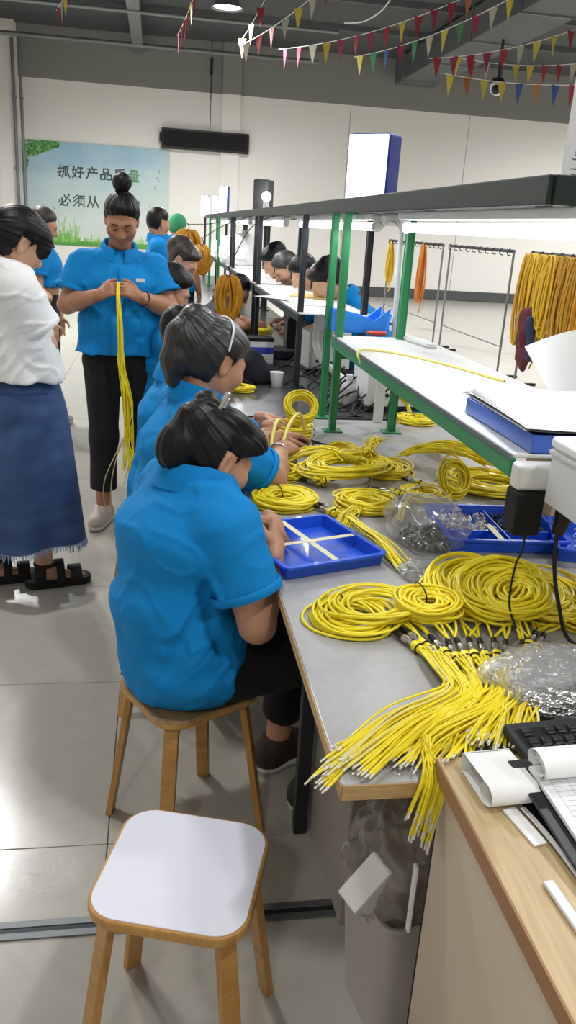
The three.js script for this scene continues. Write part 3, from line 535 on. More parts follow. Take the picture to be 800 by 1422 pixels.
/* A whole person from joints given in the place itself.
   s: pelvis, waist, chest, upper (spine points), side (to the figure's left), fwd, head {c, f, u}, sh/el/wr/hip/kn/an [left, right], toe [left, right] */
function person(label, s, o) {
  const base = s.base, P = thing('person', label, 'person', base, 0, o.group), L = (p) => sub3(p, base);
  const cell = o.cell ?? 0.011, q = o.fine ?? 0.0042, W = o.width ?? 1;
  const J = {}; for (const k of ['pelvis', 'waist', 'chest', 'upper']) J[k] = L(s[k]);
  for (const k of ['sh', 'el', 'wr', 'hip', 'kn', 'an', 'toe']) J[k] = s[k].map(L);
  const hc = L(s.head.c), hf = nrm3(s.head.f), hx = nrm3(crs3(s.head.u, hf)), hu = crs3(hf, hx), hs = o.headScale ?? 0.94;
  const toHead = (x, y, z) => { const d = [x - hc[0], y - hc[1], z - hc[2]]; return [dot3(d, hx) / hs, dot3(d, hu) / hs, dot3(d, hf) / hs]; };
  const fromHead = (a) => [0, 1, 2].map((k) => hc[k] + hs * (hx[k] * a[0] + hu[k] * a[1] + hf[k] * a[2]));
  const headM = new THREE.Matrix4().makeBasis(V(...hx), V(...hu), V(...hf)).scale(V(hs, hs, hs)).setPosition(...hc);
  const side = nrm3(s.side);
  const torso = (g) => [sec(J.pelvis, J.waist, side, (0.172 + g) * W, (0.118 + g) * W, (0.145 + g) * W, (0.105 + g) * W), sec(J.waist, J.chest, side, (0.145 + g) * W, (0.105 + g) * W, (0.162 + g) * W, (0.112 + g) * W), sec(J.chest, J.upper, side, (0.162 + g) * W, (0.112 + g) * W, (0.12 + g) * W, (0.075 + g) * W)];
  const neckTop = fromHead([0, -0.05, -0.028]), neckBase = add3(J.upper, [0, 0.02, 0]);
  const skin = o.skin ?? M.skin, ar = o.arm ?? 1;
  // --- body
  const T0 = torso(-0.012), palm = [0, 1].map((i) => handField(J.wr[i], s.hd[i].dir, s.hd[i].nrm, i ? -1 : 1, s.hd[i].curl ?? [0.5, 0.6, 0.4], o.handScale ?? 0.92));
  const bodyF = (x, y, z) => {
    let d = 9; for (const t of T0) d = smin(d, dSec(x, y, z, t), 0.04);
    d = smin(d, dCap(x, y, z, neckBase, neckTop, 0.056, 0.05), 0.035);
    for (let i = 0; i < 2; i++) {
      d = smin(d, dCap(x, y, z, J.upper, J.sh[i], 0.045, 0.05), 0.03);
      let a = dCap(x, y, z, J.sh[i], J.el[i], 0.05 * ar, 0.04 * ar); a = smin(a, dCap(x, y, z, J.el[i], mix3(J.el[i], J.wr[i], 0.35), 0.039 * ar, 0.039 * ar), 0.02); a = smin(a, dCap(x, y, z, mix3(J.el[i], J.wr[i], 0.35), J.wr[i], 0.039 * ar, 0.0255 * ar), 0.02);
      d = smin(d, a, 0.02);
      if (!o.noLegs) { let l = dCap(x, y, z, J.hip[i], J.kn[i], 0.078, 0.056); l = smin(l, dCap(x, y, z, J.kn[i], mix3(J.kn[i], J.an[i], 0.3), 0.054, 0.053), 0.02); l = smin(l, dCap(x, y, z, mix3(J.kn[i], J.an[i], 0.3), J.an[i], 0.053, 0.034), 0.02); l = smin(l, dCap(x, y, z, add3(J.an[i], [0, -0.035, 0]), J.toe[i], 0.034, 0.024), 0.025); d = smin(d, l, 0.02); }
    }
    return d;
  };
  const bounds = (pts, m) => { const lo = [9, 9, 9], hi = [-9, -9, -9]; for (const p of pts) for (let k = 0; k < 3; k++) { lo[k] = Math.min(lo[k], p[k] - m); hi[k] = Math.max(hi[k], p[k] + m); } return [lo, hi]; };
  const all = [J.pelvis, J.waist, J.chest, J.upper, ...J.sh, ...J.el, ...J.wr, neckTop, ...(o.noLegs ? [] : [...J.hip, ...J.kn, ...J.an, ...J.toe])];
  const geos = [surfaceNets(bodyF, ...bounds(all, 0.2), cell)];
  const HF = headField(o.face), headW = (x, y, z) => { const p = toHead(x, y, z); return smin(HF(...p) * hs, dCap(x, y, z, neckBase, neckTop, 0.052, 0.049), 0.02); };
  geos.push(surfaceNets(headW, ...bounds([fromHead([0, 0.12, 0]), fromHead([0, -0.12, 0.06]), fromHead([0.09, 0, 0]), fromHead([-0.09, 0, 0]), fromHead([0, 0, -0.12]), fromHead([0, -0.02, 0.12])], 0.012), q));
  for (const h of palm) geos.push(surfaceNets(h.f, h.lo, h.hi, o.handCell ?? 0.004));
  part(P, 'body', geos, skin);
  // --- face details
  if (o.faceParts) {
    const fm = (g) => g.applyMatrix4(headM);
    for (const e of [-1, 1]) {
      part(P, 'eyebrow', fm(tube([[e * 0.016, 0.024, 0.0945], [e * 0.03, 0.029, 0.0905], [e * 0.046, 0.023, 0.078]], 0.0026, 10, 6)), M.hair);
      part(P, 'eyelashes', fm(tube([[e * 0.019, -0.002, 0.0845], [e * 0.031, -0.0055, 0.0862], [e * 0.043, -0.002, 0.0785]], 0.0019, 10, 6)), M.hair);
    }
    part(P, 'lips', fm(merge([tube([[-0.02, -0.0595, 0.0865], [-0.007, -0.056, 0.098], [0, -0.0575, 0.0985], [0.007, -0.056, 0.098], [0.02, -0.0595, 0.0865]], 0.0036, 16, 6), tube([[-0.017, -0.063, 0.088], [0, -0.067, 0.0975], [0.017, -0.063, 0.088]], 0.0042, 12, 6)])), M.lip);
  }
  // --- hair
  const hf2 = hairField(o.hair), hb = o.hair.box ?? 0.2;
  const hairW = (x, y, z) => { const p = toHead(x, y, z); return hf2(...p) * hs; };
  part(P, 'hair', surfaceNets(hairW, ...bounds([hc], hb), o.hairCell ?? 0.0036), o.hairMat ?? M.hair);
  for (const x of o.hairParts ?? []) part(P, x[0], x[1].applyMatrix4(headM), x[2], x[3]);
  // --- shirt
  const T1 = torso(o.loose ?? 0.014), sl = o.sleeve ?? 0.62, sr = o.sleeveR ?? [0.068, 0.07], fold = o.fold ?? 0.006;
  const hem = s.hem ? L(s.hem) : null;
  if (s.skirtTo) s.skirtTo.p = L(s.skirtTo.p);
  const shirtF = (x, y, z) => {
    let d = 9; for (const t of T1) d = smin(d, dSec(x, y, z, t), 0.05);
    if (s.skirtTo) d = smin(d, dSec(x, y, z, s.skirtTo), 0.06);
    for (let i = 0; i < 2; i++) {
      d = smin(d, dCap(x, y, z, add3(J.upper, [0, -0.01, 0]), J.sh[i], 0.055, 0.06), 0.04);
      const e = mix3(J.sh[i], J.el[i], sl), ax = nrm3(sub3(e, J.sh[i]));
      let a = dCap(x, y, z, J.sh[i], add3(e, ax, 0.05), sr[0], sr[1]);
      const cut = (x - e[0]) * ax[0] + (y - e[1]) * ax[1] + (z - e[2]) * ax[2];
      a = Math.max(a, cut); d = smin(d, a, cut > -0.03 ? 0.004 : 0.03);
    }
    if (hem) d = Math.max(d, hem[1] - y);
    d = Math.max(d, (x - neckBase[0]) * 0 + y - (J.upper[1] + (o.topCut ?? 0.06)));
    if (d < 0.03) {
      const n = N3(x * 5.5 + y * 3, y * 4.2 - x * 2, z * 5.5), n2 = N3(x * 13 + y * 7 + 5, y * 8 - z * 4, z * 13);
      d += fold * (0.9 - 2.6 * Math.abs(n)) * 0.9 + fold * 0.45 * n2;
      const c1 = N3(x * 7 + y * 9 + 2, y * 5 - x * 5, z * 7 + 3), c2 = N3(x * 11 - y * 8, y * 9 + z * 5 + 7, z * 10);
      d -= fold * 0.75 * Math.max(0, 1 - Math.abs(c1) * 7) + fold * 0.5 * Math.max(0, 1 - Math.abs(c2) * 6);
      for (const f of s.folds ?? []) { const l = L(f[0]), m = L(f[1]); const dd = dCap(x, y, z, l, m, 0, 0); d -= f[3] * Math.exp(-((dd / f[2]) ** 2)); }
    }
    return d;
  };
  const sb = bounds([J.pelvis, J.chest, J.upper, ...J.sh, mix3(J.sh[0], J.el[0], sl), mix3(J.sh[1], J.el[1], sl), ...(s.skirtTo ? [add3(s.skirtTo.p, s.skirtTo.b)] : [])], 0.23);
  const sm = o.shirt ?? M.shirt;
  part(P, 'shirt', surfaceNets(shirtF, ...sb, o.cloth ?? 0.008, 2.0), sm);
  if (o.collar !== false) part(P, 'collar', collarGeo(mix3(neckBase, neckTop, o.collarAt ?? 0.3), nrm3(add3(sub3(neckTop, neckBase), [0, 0.06, 0])), s.fwd, o.collarR ?? 0.066, 0.026, o.flap ?? 0.026, o.collarOpen ?? 0.35), sm);
  for (let i = 0; i < 2; i++) { // sleeve hems
    const e = mix3(J.sh[i], J.el[i], sl - 0.03), ax = nrm3(sub3(J.el[i], J.sh[i]));
    const g = new THREE.TorusGeometry(lerp(sr[0], sr[1], 0.8) + 0.001, 0.004, 6, 36); g.scale(1, 1, 3); g.applyQuaternion(new THREE.Quaternion().setFromUnitVectors(V(0, 0, 1), V(...ax))); part(P, 'sleeve_hem', g.translate(...e), sm);
  }
  // --- trousers and shoes
  if (!o.noTrousers) {
    const tc = o.trouserCut ?? 0.8;
    const trF = (x, y, z) => {
      let d = dSec(x, y, z, sec0);
      for (let i = 0; i < 2; i++) {
        let l = dCap(x, y, z, J.hip[i], J.kn[i], 0.092, 0.07); const e = mix3(J.kn[i], J.an[i], tc), ax = nrm3(sub3(e, J.kn[i]));
        const cut = (x - e[0]) * ax[0] + (y - e[1]) * ax[1] + (z - e[2]) * ax[2];
        l = smin(l, Math.max(dCap(x, y, z, J.kn[i], add3(e, ax, 0.05), 0.07, o.cuffR ?? 0.056), cut), 0.03); d = smin(d, l, 0.03);
      }
      return d + 0.004 * N3(x * 9, y * 5, z * 9);
    };
    const sec0 = sec(add3(J.pelvis, [0, -0.02, 0]), mix3(J.pelvis, J.waist, 0.75), side, 0.16 * W, 0.108 * W, 0.138 * W, 0.1 * W);
    part(P, 'trousers', surfaceNets(trF, ...bounds([J.pelvis, J.waist, ...J.hip, ...J.kn, ...J.an], 0.16), o.cloth ? Math.max(o.cloth, 0.012) : 0.012, 1.8), o.trouser ?? M.trouser);
    for (let i = 0; i < 2; i++) {
      const a = J.an[i], t = J.toe[i], heel = add3(a, nrm3(sub3([t[0], a[1], t[2]], a)), -0.03); heel[1] = t[1];
      const sh = part(P, 'shoe', surfaceNets((x, y, z) => { let d = dCap(x, y, z, add3(heel, [0, 0.02, 0]), add3(a, [0, 0.0, 0]), 0.04, 0.038); d = smin(d, dCap(x, y, z, add3(heel, [0, 0.012, 0]), add3(t, [0, 0.012, 0]), 0.038, 0.036), 0.04); d = smin(d, dCap(x, y, z, a, t, 0.038, 0.03), 0.03); d = smax(d, (y - a[1] - 0.015), 0.01); return smax(d, -(y - t[1] + 0.018), 0.006); }, ...bounds([a, t, heel], 0.07), 0.006), o.shoe ?? M.shoe);
      part(sh, 'sole', surfaceNets((x, y, z) => smax(dCap(x, y, z, heel, t, 0.046, 0.042), Math.abs(y - t[1] + 0.012) - 0.011, 0.004), ...bounds([t, heel], 0.07), 0.006), M.sole);
    }
  }
  return { P, J, fromHead, headM, L };
}
// joints of a seated figure; x,z stool centre, deg facing (0 = towards +z), lean forward in radians
function seated(x, z, deg, lean, o = {}) {
  const a = deg * Math.PI / 180, f = [Math.sin(a), 0, Math.cos(a)], l = [Math.cos(a), 0, -Math.sin(a)], k = o.k ?? 1;
  const W = (s, y, d) => [x + l[0] * s + f[0] * d, y, z + l[2] * s + f[2] * d];
  const seat = o.seat ?? 0.42, pel = W(0, seat + 0.1, -0.02), sl = Math.sin(lean), cl = Math.cos(lean);
  const up = (h, d = 0) => W(0, seat + 0.1 + k * h * cl, -0.02 + k * h * sl + d);
  const r = { base: [x, 0, z], fwd: f, side: l, pelvis: pel, waist: up(0.15, -0.035), chest: up(0.31, -0.015), upper: up(0.43, 0.015) };
  const shY = r.upper[1] - 0.035; const sd = sub3(r.upper, [x, 0, z]), sf = dot3(sd, f) + 0.01;
  r.sh = [W(0.155, shY, sf), W(-0.155, shY, sf)];
  r.el = o.el ?? [W(0.2, seat + 0.24, sf + 0.13), W(-0.2, seat + 0.24, sf + 0.13)];
  r.wr = o.wr ?? [W(0.06, 0.8, sf + 0.28), W(-0.06, 0.8, sf + 0.28)];
  r.hip = [W(0.085, seat + 0.09, 0), W(-0.085, seat + 0.09, 0)]; r.kn = [W(0.1, seat + 0.05, 0.38), W(-0.1, seat + 0.05, 0.38)];
  r.an = [W(0.1, 0.09, 0.34), W(-0.1, 0.09, 0.34)]; r.toe = [W(0.11, 0.03, 0.48), W(-0.11, 0.03, 0.48)];
  const hp = o.headPitch ?? 0.6, hy = (o.headYaw ?? 0) * Math.PI / 180, hfx = [f[0] * Math.cos(hy) + l[0] * Math.sin(hy), 0, f[2] * Math.cos(hy) + l[2] * Math.sin(hy)];
  const hF = [hfx[0] * Math.cos(hp), -Math.sin(hp), hfx[2] * Math.cos(hp)], hU = [hfx[0] * Math.sin(hp), Math.cos(hp), hfx[2] * Math.sin(hp)];
  r.head = o.head ?? { c: add3(add3(r.upper, f, 0.05 + 0.06 * Math.sin(hp)), [0, 0.15, 0]), f: hF, u: hU };
  if (o.head && !o.head.f) { r.head.f = hF; r.head.u = hU; }
  r.hd = o.hd ?? [{ dir: [f[0] - l[0] * 0.5, -0.1, f[2] - l[2] * 0.5], nrm: [l[0] * 0.5, 0.9, l[2] * 0.5] }, { dir: [f[0] + l[0] * 0.5, -0.1, f[2] + l[2] * 0.5], nrm: [-l[0] * 0.5, 0.9, -l[2] * 0.5] }];
  r.W = W; r.hem = [0, seat + 0.006, 0]; r.skirtTo = sec(W(0, seat + 0.03, 0.03), W(0, seat + 0.15, 0.0), l, 0.175, 0.17, 0.165, 0.145); return r;
}
const UPDO = { gather: [0, 0.07, -0.1], puff: 1.08, blobs: [[0.0, 0.045, -0.105, 0.055, 0.07, 0.055], [0.012, 0.1, -0.07, 0.03, 0.035, 0.035]], fringe: [0, 0.072, 0.03, 0.074, 0.042, 0.056], box: 0.22 };
const PONY = { gather: [0, 0.07, -0.11], puff: 1.03, fringe: [0, 0.075, 0.028, 0.068, 0.038, 0.052], tails: [[[0, 0.07, -0.1, 0.03], [0, 0.085, -0.15, 0.034], [0, 0.03, -0.19, 0.038], [0, -0.06, -0.19, 0.03], [0, -0.12, -0.17, 0.016]]], box: 0.26 };
const SHORT = { gather: [0, 0.13, -0.03], puff: 1.0, box: 0.17 };
const BUN = { gather: [0, 0.13, -0.05], puff: 1.03, blobs: [[0, 0.165, -0.055, 0.046, 0.044, 0.046]], fringe: [0, 0.078, 0.03, 0.066, 0.034, 0.052], box: 0.24, k: 0.012 };
// --- nearest seated worker
const w1 = (() => {
  const s = seated(0.077, -1.774, 113, 0.12, {});
  Object.assign(s, {
    pelvis: [0.06, 0.50, -1.76], waist: [0.03, 0.65, -1.77], chest: [0.05, 0.81, -1.785], upper: [0.088, 0.925, -1.80], side: [-0.42, 0, -0.906], fwd: [0.906, 0, -0.42],
    sh: [[0.03, 0.885, -1.94], [0.15, 0.872, -1.66]], el: [[0.245, 0.71, -2.03], [0.222, 0.662, -1.615]], wr: [[0.285, 0.80, -1.90], [0.272, 0.787, -1.755]],
    head: { c: [0.13, 0.985, -1.83], f: nrm3([0.76, -0.5, -0.4]), u: nrm3([0.44, 0.86, -0.22]) },
    hd: [{ dir: [0.2, -0.1, 0.9], nrm: [0.75, 0.55, 0], curl: [0.9, 0.9, 0.5] }, { dir: [0.2, 0.2, -0.95], nrm: [0.85, 0.4, 0.35], curl: [0.9, 1.0, 0.6] }],
    hem: [0, 0.426, 0],
    folds: [[[0.13, 0.80, -1.62], [0.03, 0.55, -1.60], 0.02, -0.012], [[0.11, 0.74, -1.62], [0.15, 0.50, -1.64], 0.016, -0.012], [[0.13, 0.66, -1.64], [0.21, 0.52, -1.67], 0.013, 0.011], [[-0.02, 0.53, -1.63], [0.17, 0.47, -1.62], 0.018, 0.009], [[0.08, 0.88, -1.7], [-0.02, 0.64, -1.68], 0.016, 0.008], [[0.0, 0.6, -1.62], [0.19, 0.56, -1.64], 0.014, 0.009], [[0.14, 0.84, -1.6], [0.19, 0.68, -1.57], 0.012, 0.009], [[0.09, 0.84, -1.65], [0.14, 0.72, -1.56], 0.012, 0.008]],
  });
  s.skirtTo = sec([0.118, 0.46, -1.81], [0.088, 0.58, -1.80], s.side, 0.158, 0.182, 0.16, 0.155);
  return person('woman in a bright blue polo on the wooden stool, nearest the camera, black twisted updo', s, {
    cell: 0.009, fine: 0.003, cloth: 0.0052, hairCell: 0.0026, handCell: 0.003, shoe: std(0x33241e, 0.7), fold: 0.0045, loose: 0.016, sleeve: 0.66, sleeveR: [0.072, 0.08], arm: 1.0, faceParts: true, headScale: 0.93, collarAt: 0.5, collarR: 0.07, flap: 0.03, topCut: 0.04,
    hair: { ...UPDO, puff: 1.03, fringe: [-0.01, 0.07, 0.045, 0.08, 0.055, 0.062], visor: true, blobs: [[-0.01, -0.01, -0.118, 0.052, 0.066, 0.052], [-0.012, 0.055, -0.112, 0.046, 0.05, 0.045], [0.01, 0.11, -0.085, 0.035, 0.034, 0.036], [-0.035, 0.1, -0.02, 0.04, 0.03, 0.055]], k: 0.014, box: 0.22 },
    hairParts: [['hair_claw', merge([bx(0.013, 0.05, 0.013, -0.022, 0.135, -0.075, 0.005).rotateZ(0.1), bx(0.012, 0.03, 0.01, -0.04, 0.13, -0.07, 0.004)]), M.silver, 'silver hair claw'], ['earring', merge([new THREE.TorusGeometry(0.013, 0.0012, 6, 20).rotateY(1.2).translate(-0.078, -0.05, -0.01)]), M.silver], ['earring_pearl', new THREE.SphereGeometry(0.005, 10, 8).translate(-0.08, -0.036, -0.004), M.white], ['earring_pearl', new THREE.SphereGeometry(0.005, 10, 8).translate(0.08, -0.036, -0.004), M.white]],
  });
})();
// --- second worker, ponytail
const w2 = (() => {
  const s = seated(0.08, -2.42, 100, 0.2, {});
  Object.assign(s, {
    pelvis: [0.065, 0.52, -2.38], waist: [0.055, 0.70, -2.38], chest: [0.085, 0.87, -2.38], upper: [0.115, 0.99, -2.38], sh: [[0.10, 0.95, -2.53], [0.14, 0.94, -2.22]], el: [[0.33, 0.80, -2.62], [0.345, 0.785, -2.32]], wr: [[0.43, 0.80, -2.78], [0.40, 0.81, -2.56]],
    head: { c: [0.165, 1.115, -2.40], f: nrm3([0.8, -0.42, -0.45]), u: nrm3([0.36, 0.9, -0.2]) },
    hd: [{ dir: [0.8, 0, -0.3], nrm: [0.1, 0.9, -0.2], curl: [0.5, 0.6, 0.4] }, { dir: [0.6, 0.05, -0.8], nrm: [0.3, 0.9, 0.1], curl: [0.5, 0.6, 0.4] }],
  });
  s.skirtTo = sec([0.085, 0.45, -2.42], [0.075, 0.56, -2.41], s.side, 0.17, 0.165, 0.165, 0.145);
  return person('woman in blue with grey-streaked ponytail seated second, her arms on the table', s, {
    cell: 0.01, fine: 0.0036, cloth: 0.008, hairCell: 0.003, loose: 0.016, sleeve: 0.8, hairMat: M.hairStreak,
    hair: { ...PONY, puff: 1.1, tails: [[[0, 0.1, -0.075, 0.035], [0.01, 0.09, -0.115, 0.046], [0.012, 0.03, -0.135, 0.05], [0.012, -0.04, -0.13, 0.044], [0.01, -0.1, -0.11, 0.026]]] },
    hairParts: [['hair_clip', bx(0.012, 0.03, 0.012, -0.02, 0.115, -0.1, 0.004), M.white], ['hair_band', tube([[-0.092, 0.04, -0.03], [-0.07, 0.11, -0.03], [0, 0.142, -0.025], [0.07, 0.11, -0.03], [0.092, 0.04, -0.03]], 0.0035, 24, 6), M.whitePlastic, 'pale hair band']],
  });
})();
part(w2.P, 'bracelet', new THREE.TorusGeometry(0.03, 0.004, 8, 24).applyQuaternion(new THREE.Quaternion().setFromUnitVectors(V(0, 0, 1), V(0.3, 0.0, -0.9).normalize())).translate(...add3(w2.J.wr[1], [-0.012, 0, 0.03])), M.silver);
// --- workers farther along the near side
(() => {
  const s = seated(0.05, -2.98, 95, 0.2, { head: { c: [0.125, 1.075, -2.98] }, headPitch: 0.5, k: 1.02 });
  s.upper = [0.08, 0.935, -2.98]; s.sh = [[0.08, 0.9, -3.13], [0.08, 0.9, -2.82]]; s.waist[0] += 0.02; s.chest = mix3(s.waist, s.upper, 0.6);
  person('dark-haired woman in blue seated third, mostly hidden behind the second worker', s, { cell: 0.014, fine: 0.006, cloth: 0.012, hairCell: 0.005, handCell: 0.006, hair: UPDO, hairParts: [['hair_clip', bx(0.02, 0.02, 0.02, -0.06, 0.1, -0.07, 0.004), M.white]] });
})();
(() => {
  const s = seated(0.03, -4.2, 95, 0.15, { head: { c: [0.06, 1.18, -4.15] }, headPitch: 0.55, headYaw: -10, k: 1.0 });
  s.upper = [0.04, 0.99, -4.15]; s.sh = [[0.04, 0.95, -4.3], [0.04, 0.95, -4.0]]; s.chest = mix3(s.waist, s.upper, 0.6);
  person('woman with smooth black hair and white scrunchie seated behind the standing woman', s, { cell: 0.014, fine: 0.006, cloth: 0.012, hairCell: 0.005, handCell: 0.006, hair: { ...PONY, puff: 1.1, tails: [[[0, -0.02, -0.1, 0.035], [0, -0.06, -0.13, 0.035], [0, -0.12, -0.13, 0.02]]] }, hairParts: [['scrunchie', new THREE.TorusGeometry(0.028, 0.014, 8, 20).rotateX(0.8).translate(-0.02, -0.03, -0.11), M.white]] });
})();
(() => {
  const s = seated(0.02, -5.2, 100, 0.3, { head: { c: [0.15, 1.27, -5.2] }, headPitch: 0.7, headYaw: -35 });
  s.upper = [0.09, 1.05, -5.2]; s.sh = [[0.09, 1.02, -5.36], [0.09, 1.02, -5.05]];
  person('woman with loose dark bun and pale face seated fifth, bending over the table', s, { cell: 0.014, fine: 0.006, cloth: 0.014, hairCell: 0.006, handCell: 0.007, skin: M.skinPale, hair: { ...UPDO, puff: 1.0 }, hairMat: M.hairBrown });
})();
(() => {
  const s = seated(0.34, -6.25, 96, 0.35, { head: { c: [0.585, 1.04, -6.25] }, headPitch: 0.7, headYaw: -20 });
  s.upper = [0.48, 0.92, -6.25]; s.sh = [[0.46, 0.89, -6.4], [0.46, 0.89, -6.1]]; s.el = [[0.6, 0.8, -6.48], [0.6, 0.8, -6.05]]; s.wr = [[0.74, 0.8, -6.35], [0.74, 0.8, -6.15]];
  person('dark-haired worker in grey leaning over the table behind the hanging amber roll', s, { cell: 0.014, fine: 0.006, cloth: 0.014, hairCell: 0.006, handCell: 0.007, shirt: std(0x4b4d52, 0.9), hair: SHORT });
})();
// --- workers on the opposite side of the table row, facing this way
[[1.5, -6.6, 'black-haired woman in blue on the far side of the tables, farthest back', M.hair, 0.89, 1.245, M.shirt, UPDO], [1.5, -6.0, 'grey-haired worker bending low across the table between two black-haired workers', M.hairGrey, 0.9, 1.225, M.shirt, SHORT], [1.5, -5.5, 'black-haired worker in blue across the table, left of the green posts', M.hair, 0.945, 1.225, M.shirt, SHORT], [1.5, -4.85, 'worker with black hair in blue partly hidden behind the green posts', M.hair, 0.965, 1.215, M.shirt, UPDO]].forEach(([x, z, label, hair, hx, hy, shirt, style]) => {
  const s = seated(x, z, -85, 0.45, { head: { c: [hx, hy, z] }, headPitch: 0.75, headYaw: 10 });
  s.upper = [hx + 0.155, hy - 0.12, z]; s.sh = [[hx + 0.19, hy - 0.17, z - 0.15], [hx + 0.19, hy - 0.17, z + 0.15]]; s.chest = mix3(s.pelvis, s.upper, 0.75); s.waist = add3(mix3(s.pelvis, s.upper, 0.4), [0.03, 0.02, 0]);
  s.el = [[1.19, 0.86, z - 0.2], [1.19, 0.86, z + 0.2]]; s.wr = [[1.0, 0.79, z - 0.09], [1.0, 0.79, z + 0.09]];
  person(label, s, { cell: 0.015, fine: 0.006, cloth: 0.014, hairCell: 0.006, handCell: 0.007, shirt, hair: { ...style, puff: 1.02 }, hairMat: hair, skin: M.skinPale });
});
// --- standing woman holding the cables
const stand = (x, z, deg, o = {}) => {
  const a = deg * Math.PI / 180, f = [Math.sin(a), 0, Math.cos(a)], l = [Math.cos(a), 0, -Math.sin(a)], k = o.k ?? 1;
  const W = (s, y, d) => [x + l[0] * s + f[0] * d, y * k, z + l[2] * s + f[2] * d];
  const r = { base: [x, 0, z], fwd: f, side: l, W, pelvis: W(0, 0.87, -0.01), waist: W(0, 1.03, 0.0), chest: W(0, 1.19, -0.01), upper: W(0, 1.305, -0.025) };
  r.sh = [W(0.165, 1.28, -0.02), W(-0.165, 1.28, -0.02)]; r.hip = [W(0.085, 0.83, 0), W(-0.085, 0.83, 0)]; r.kn = [W(0.095, 0.46, 0.015), W(-0.095, 0.46, 0.015)]; r.an = [W(0.1, 0.085, -0.02), W(-0.1, 0.085, -0.02)]; r.toe = [W(0.125, 0.03, 0.12), W(-0.125, 0.03, 0.12)];
  r.el = [W(0.2, 1.03, -0.02), W(-0.2, 1.03, -0.02)]; r.wr = [W(0.2, 0.8, 0.08), W(-0.2, 0.8, 0.08)];
  r.hd = [{ dir: [0, -1, 0.1], nrm: l, curl: [0.4, 0.4, 0.3] }, { dir: [0, -1, 0.1], nrm: l.map((c) => -c), curl: [0.4, 0.4, 0.3] }];
  return r;
};
const lady = (() => {
  const s = stand(-0.185, -4.1, 4, {});
  Object.assign(s, {
    el: [[0.055, 1.1, -4.06], [-0.425, 1.1, -4.06]], wr: [[-0.085, 1.165, -3.885], [-0.265, 1.165, -3.885]],
    head: { c: [-0.168, 1.488, -4.065], f: nrm3([0.0, -0.5, 0.86]), u: nrm3([0.03, 0.86, 0.5]) },
    hd: [{ dir: [-0.75, 0.42, 0.3], nrm: [0.4, 0.5, 0.75], curl: [0.7, 0.8, 0.5] }, { dir: [0.75, 0.42, 0.3], nrm: [-0.4, 0.5, 0.75], curl: [0.7, 0.8, 0.5] }], hem: [0, 0.88, 0],
    an: [[-0.06, 0.085, -4.3], [-0.275, 0.085, -4.08]], toe: [[-0.035, 0.03, -4.17], [-0.305, 0.03, -3.95]], kn: [[-0.085, 0.46, -4.16], [-0.265, 0.46, -4.06]],
    folds: [[[-0.34, 1.22, -3.98], [-0.28, 1.0, -3.97], 0.02, 0.006], [[-0.02, 1.22, -3.98], [-0.1, 1.0, -3.96], 0.02, 0.006]],
  });
  s.skirtTo = sec([-0.185, 0.86, -4.1], [-0.185, 1.0, -4.1], s.side, 0.19, 0.135, 0.17, 0.13);
  const w = person('standing woman in blue polo and black trousers, top bun, looking down at cables she holds', s, {
    cell: 0.01, fine: 0.0032, cloth: 0.007, hairCell: 0.0032, handCell: 0.0034, skin: M.skinTan, loose: 0.016, sleeve: 0.66, sleeveR: [0.074, 0.084], faceParts: true, trouserCut: 0.74, cuffR: 0.066, fold: 0.005, collarOpen: 0.25, headScale: 0.96, hair: BUN, width: 1.04, arm: 1.08,
  });
  const wr = (i, t) => mix3(w.J.el[i], w.J.wr[i], t), ax = V(...nrm3(sub3(w.J.wr[0], w.J.el[0])));
  part(w.P, 'bracelet', new THREE.TorusGeometry(0.032, 0.0035, 8, 24).applyQuaternion(new THREE.Quaternion().setFromUnitVectors(V(0, 0, 1), ax)).translate(...wr(0, 0.86)), M.matBlack);
  const b = [-0.075 + 0.185, 1.245, 0.128];
  part(w.P, 'placket', grid((u, v) => [0.012 + (u - 0.5) * 0.028, lerp(1.285, 1.12, v), lerp(0.098, 0.136, Math.sqrt(v)) + 0.012 * Math.sin(u * Math.PI)], 4, 8), M.shirt);
  part(w.P, 'chest_badge', [bx(0.042, 0.017, 0.002, 0.105, 1.232, 0.134, 0.001)].map((g) => g), M.white, 'small white embroidered badge');
  part(w.P, 'button', [1.26, 1.21, 1.16].map((y, i) => new THREE.SphereGeometry(0.005, 8, 6).translate(0.012, y, 0.118 + i * 0.012)), M.white);
  return w;
})();
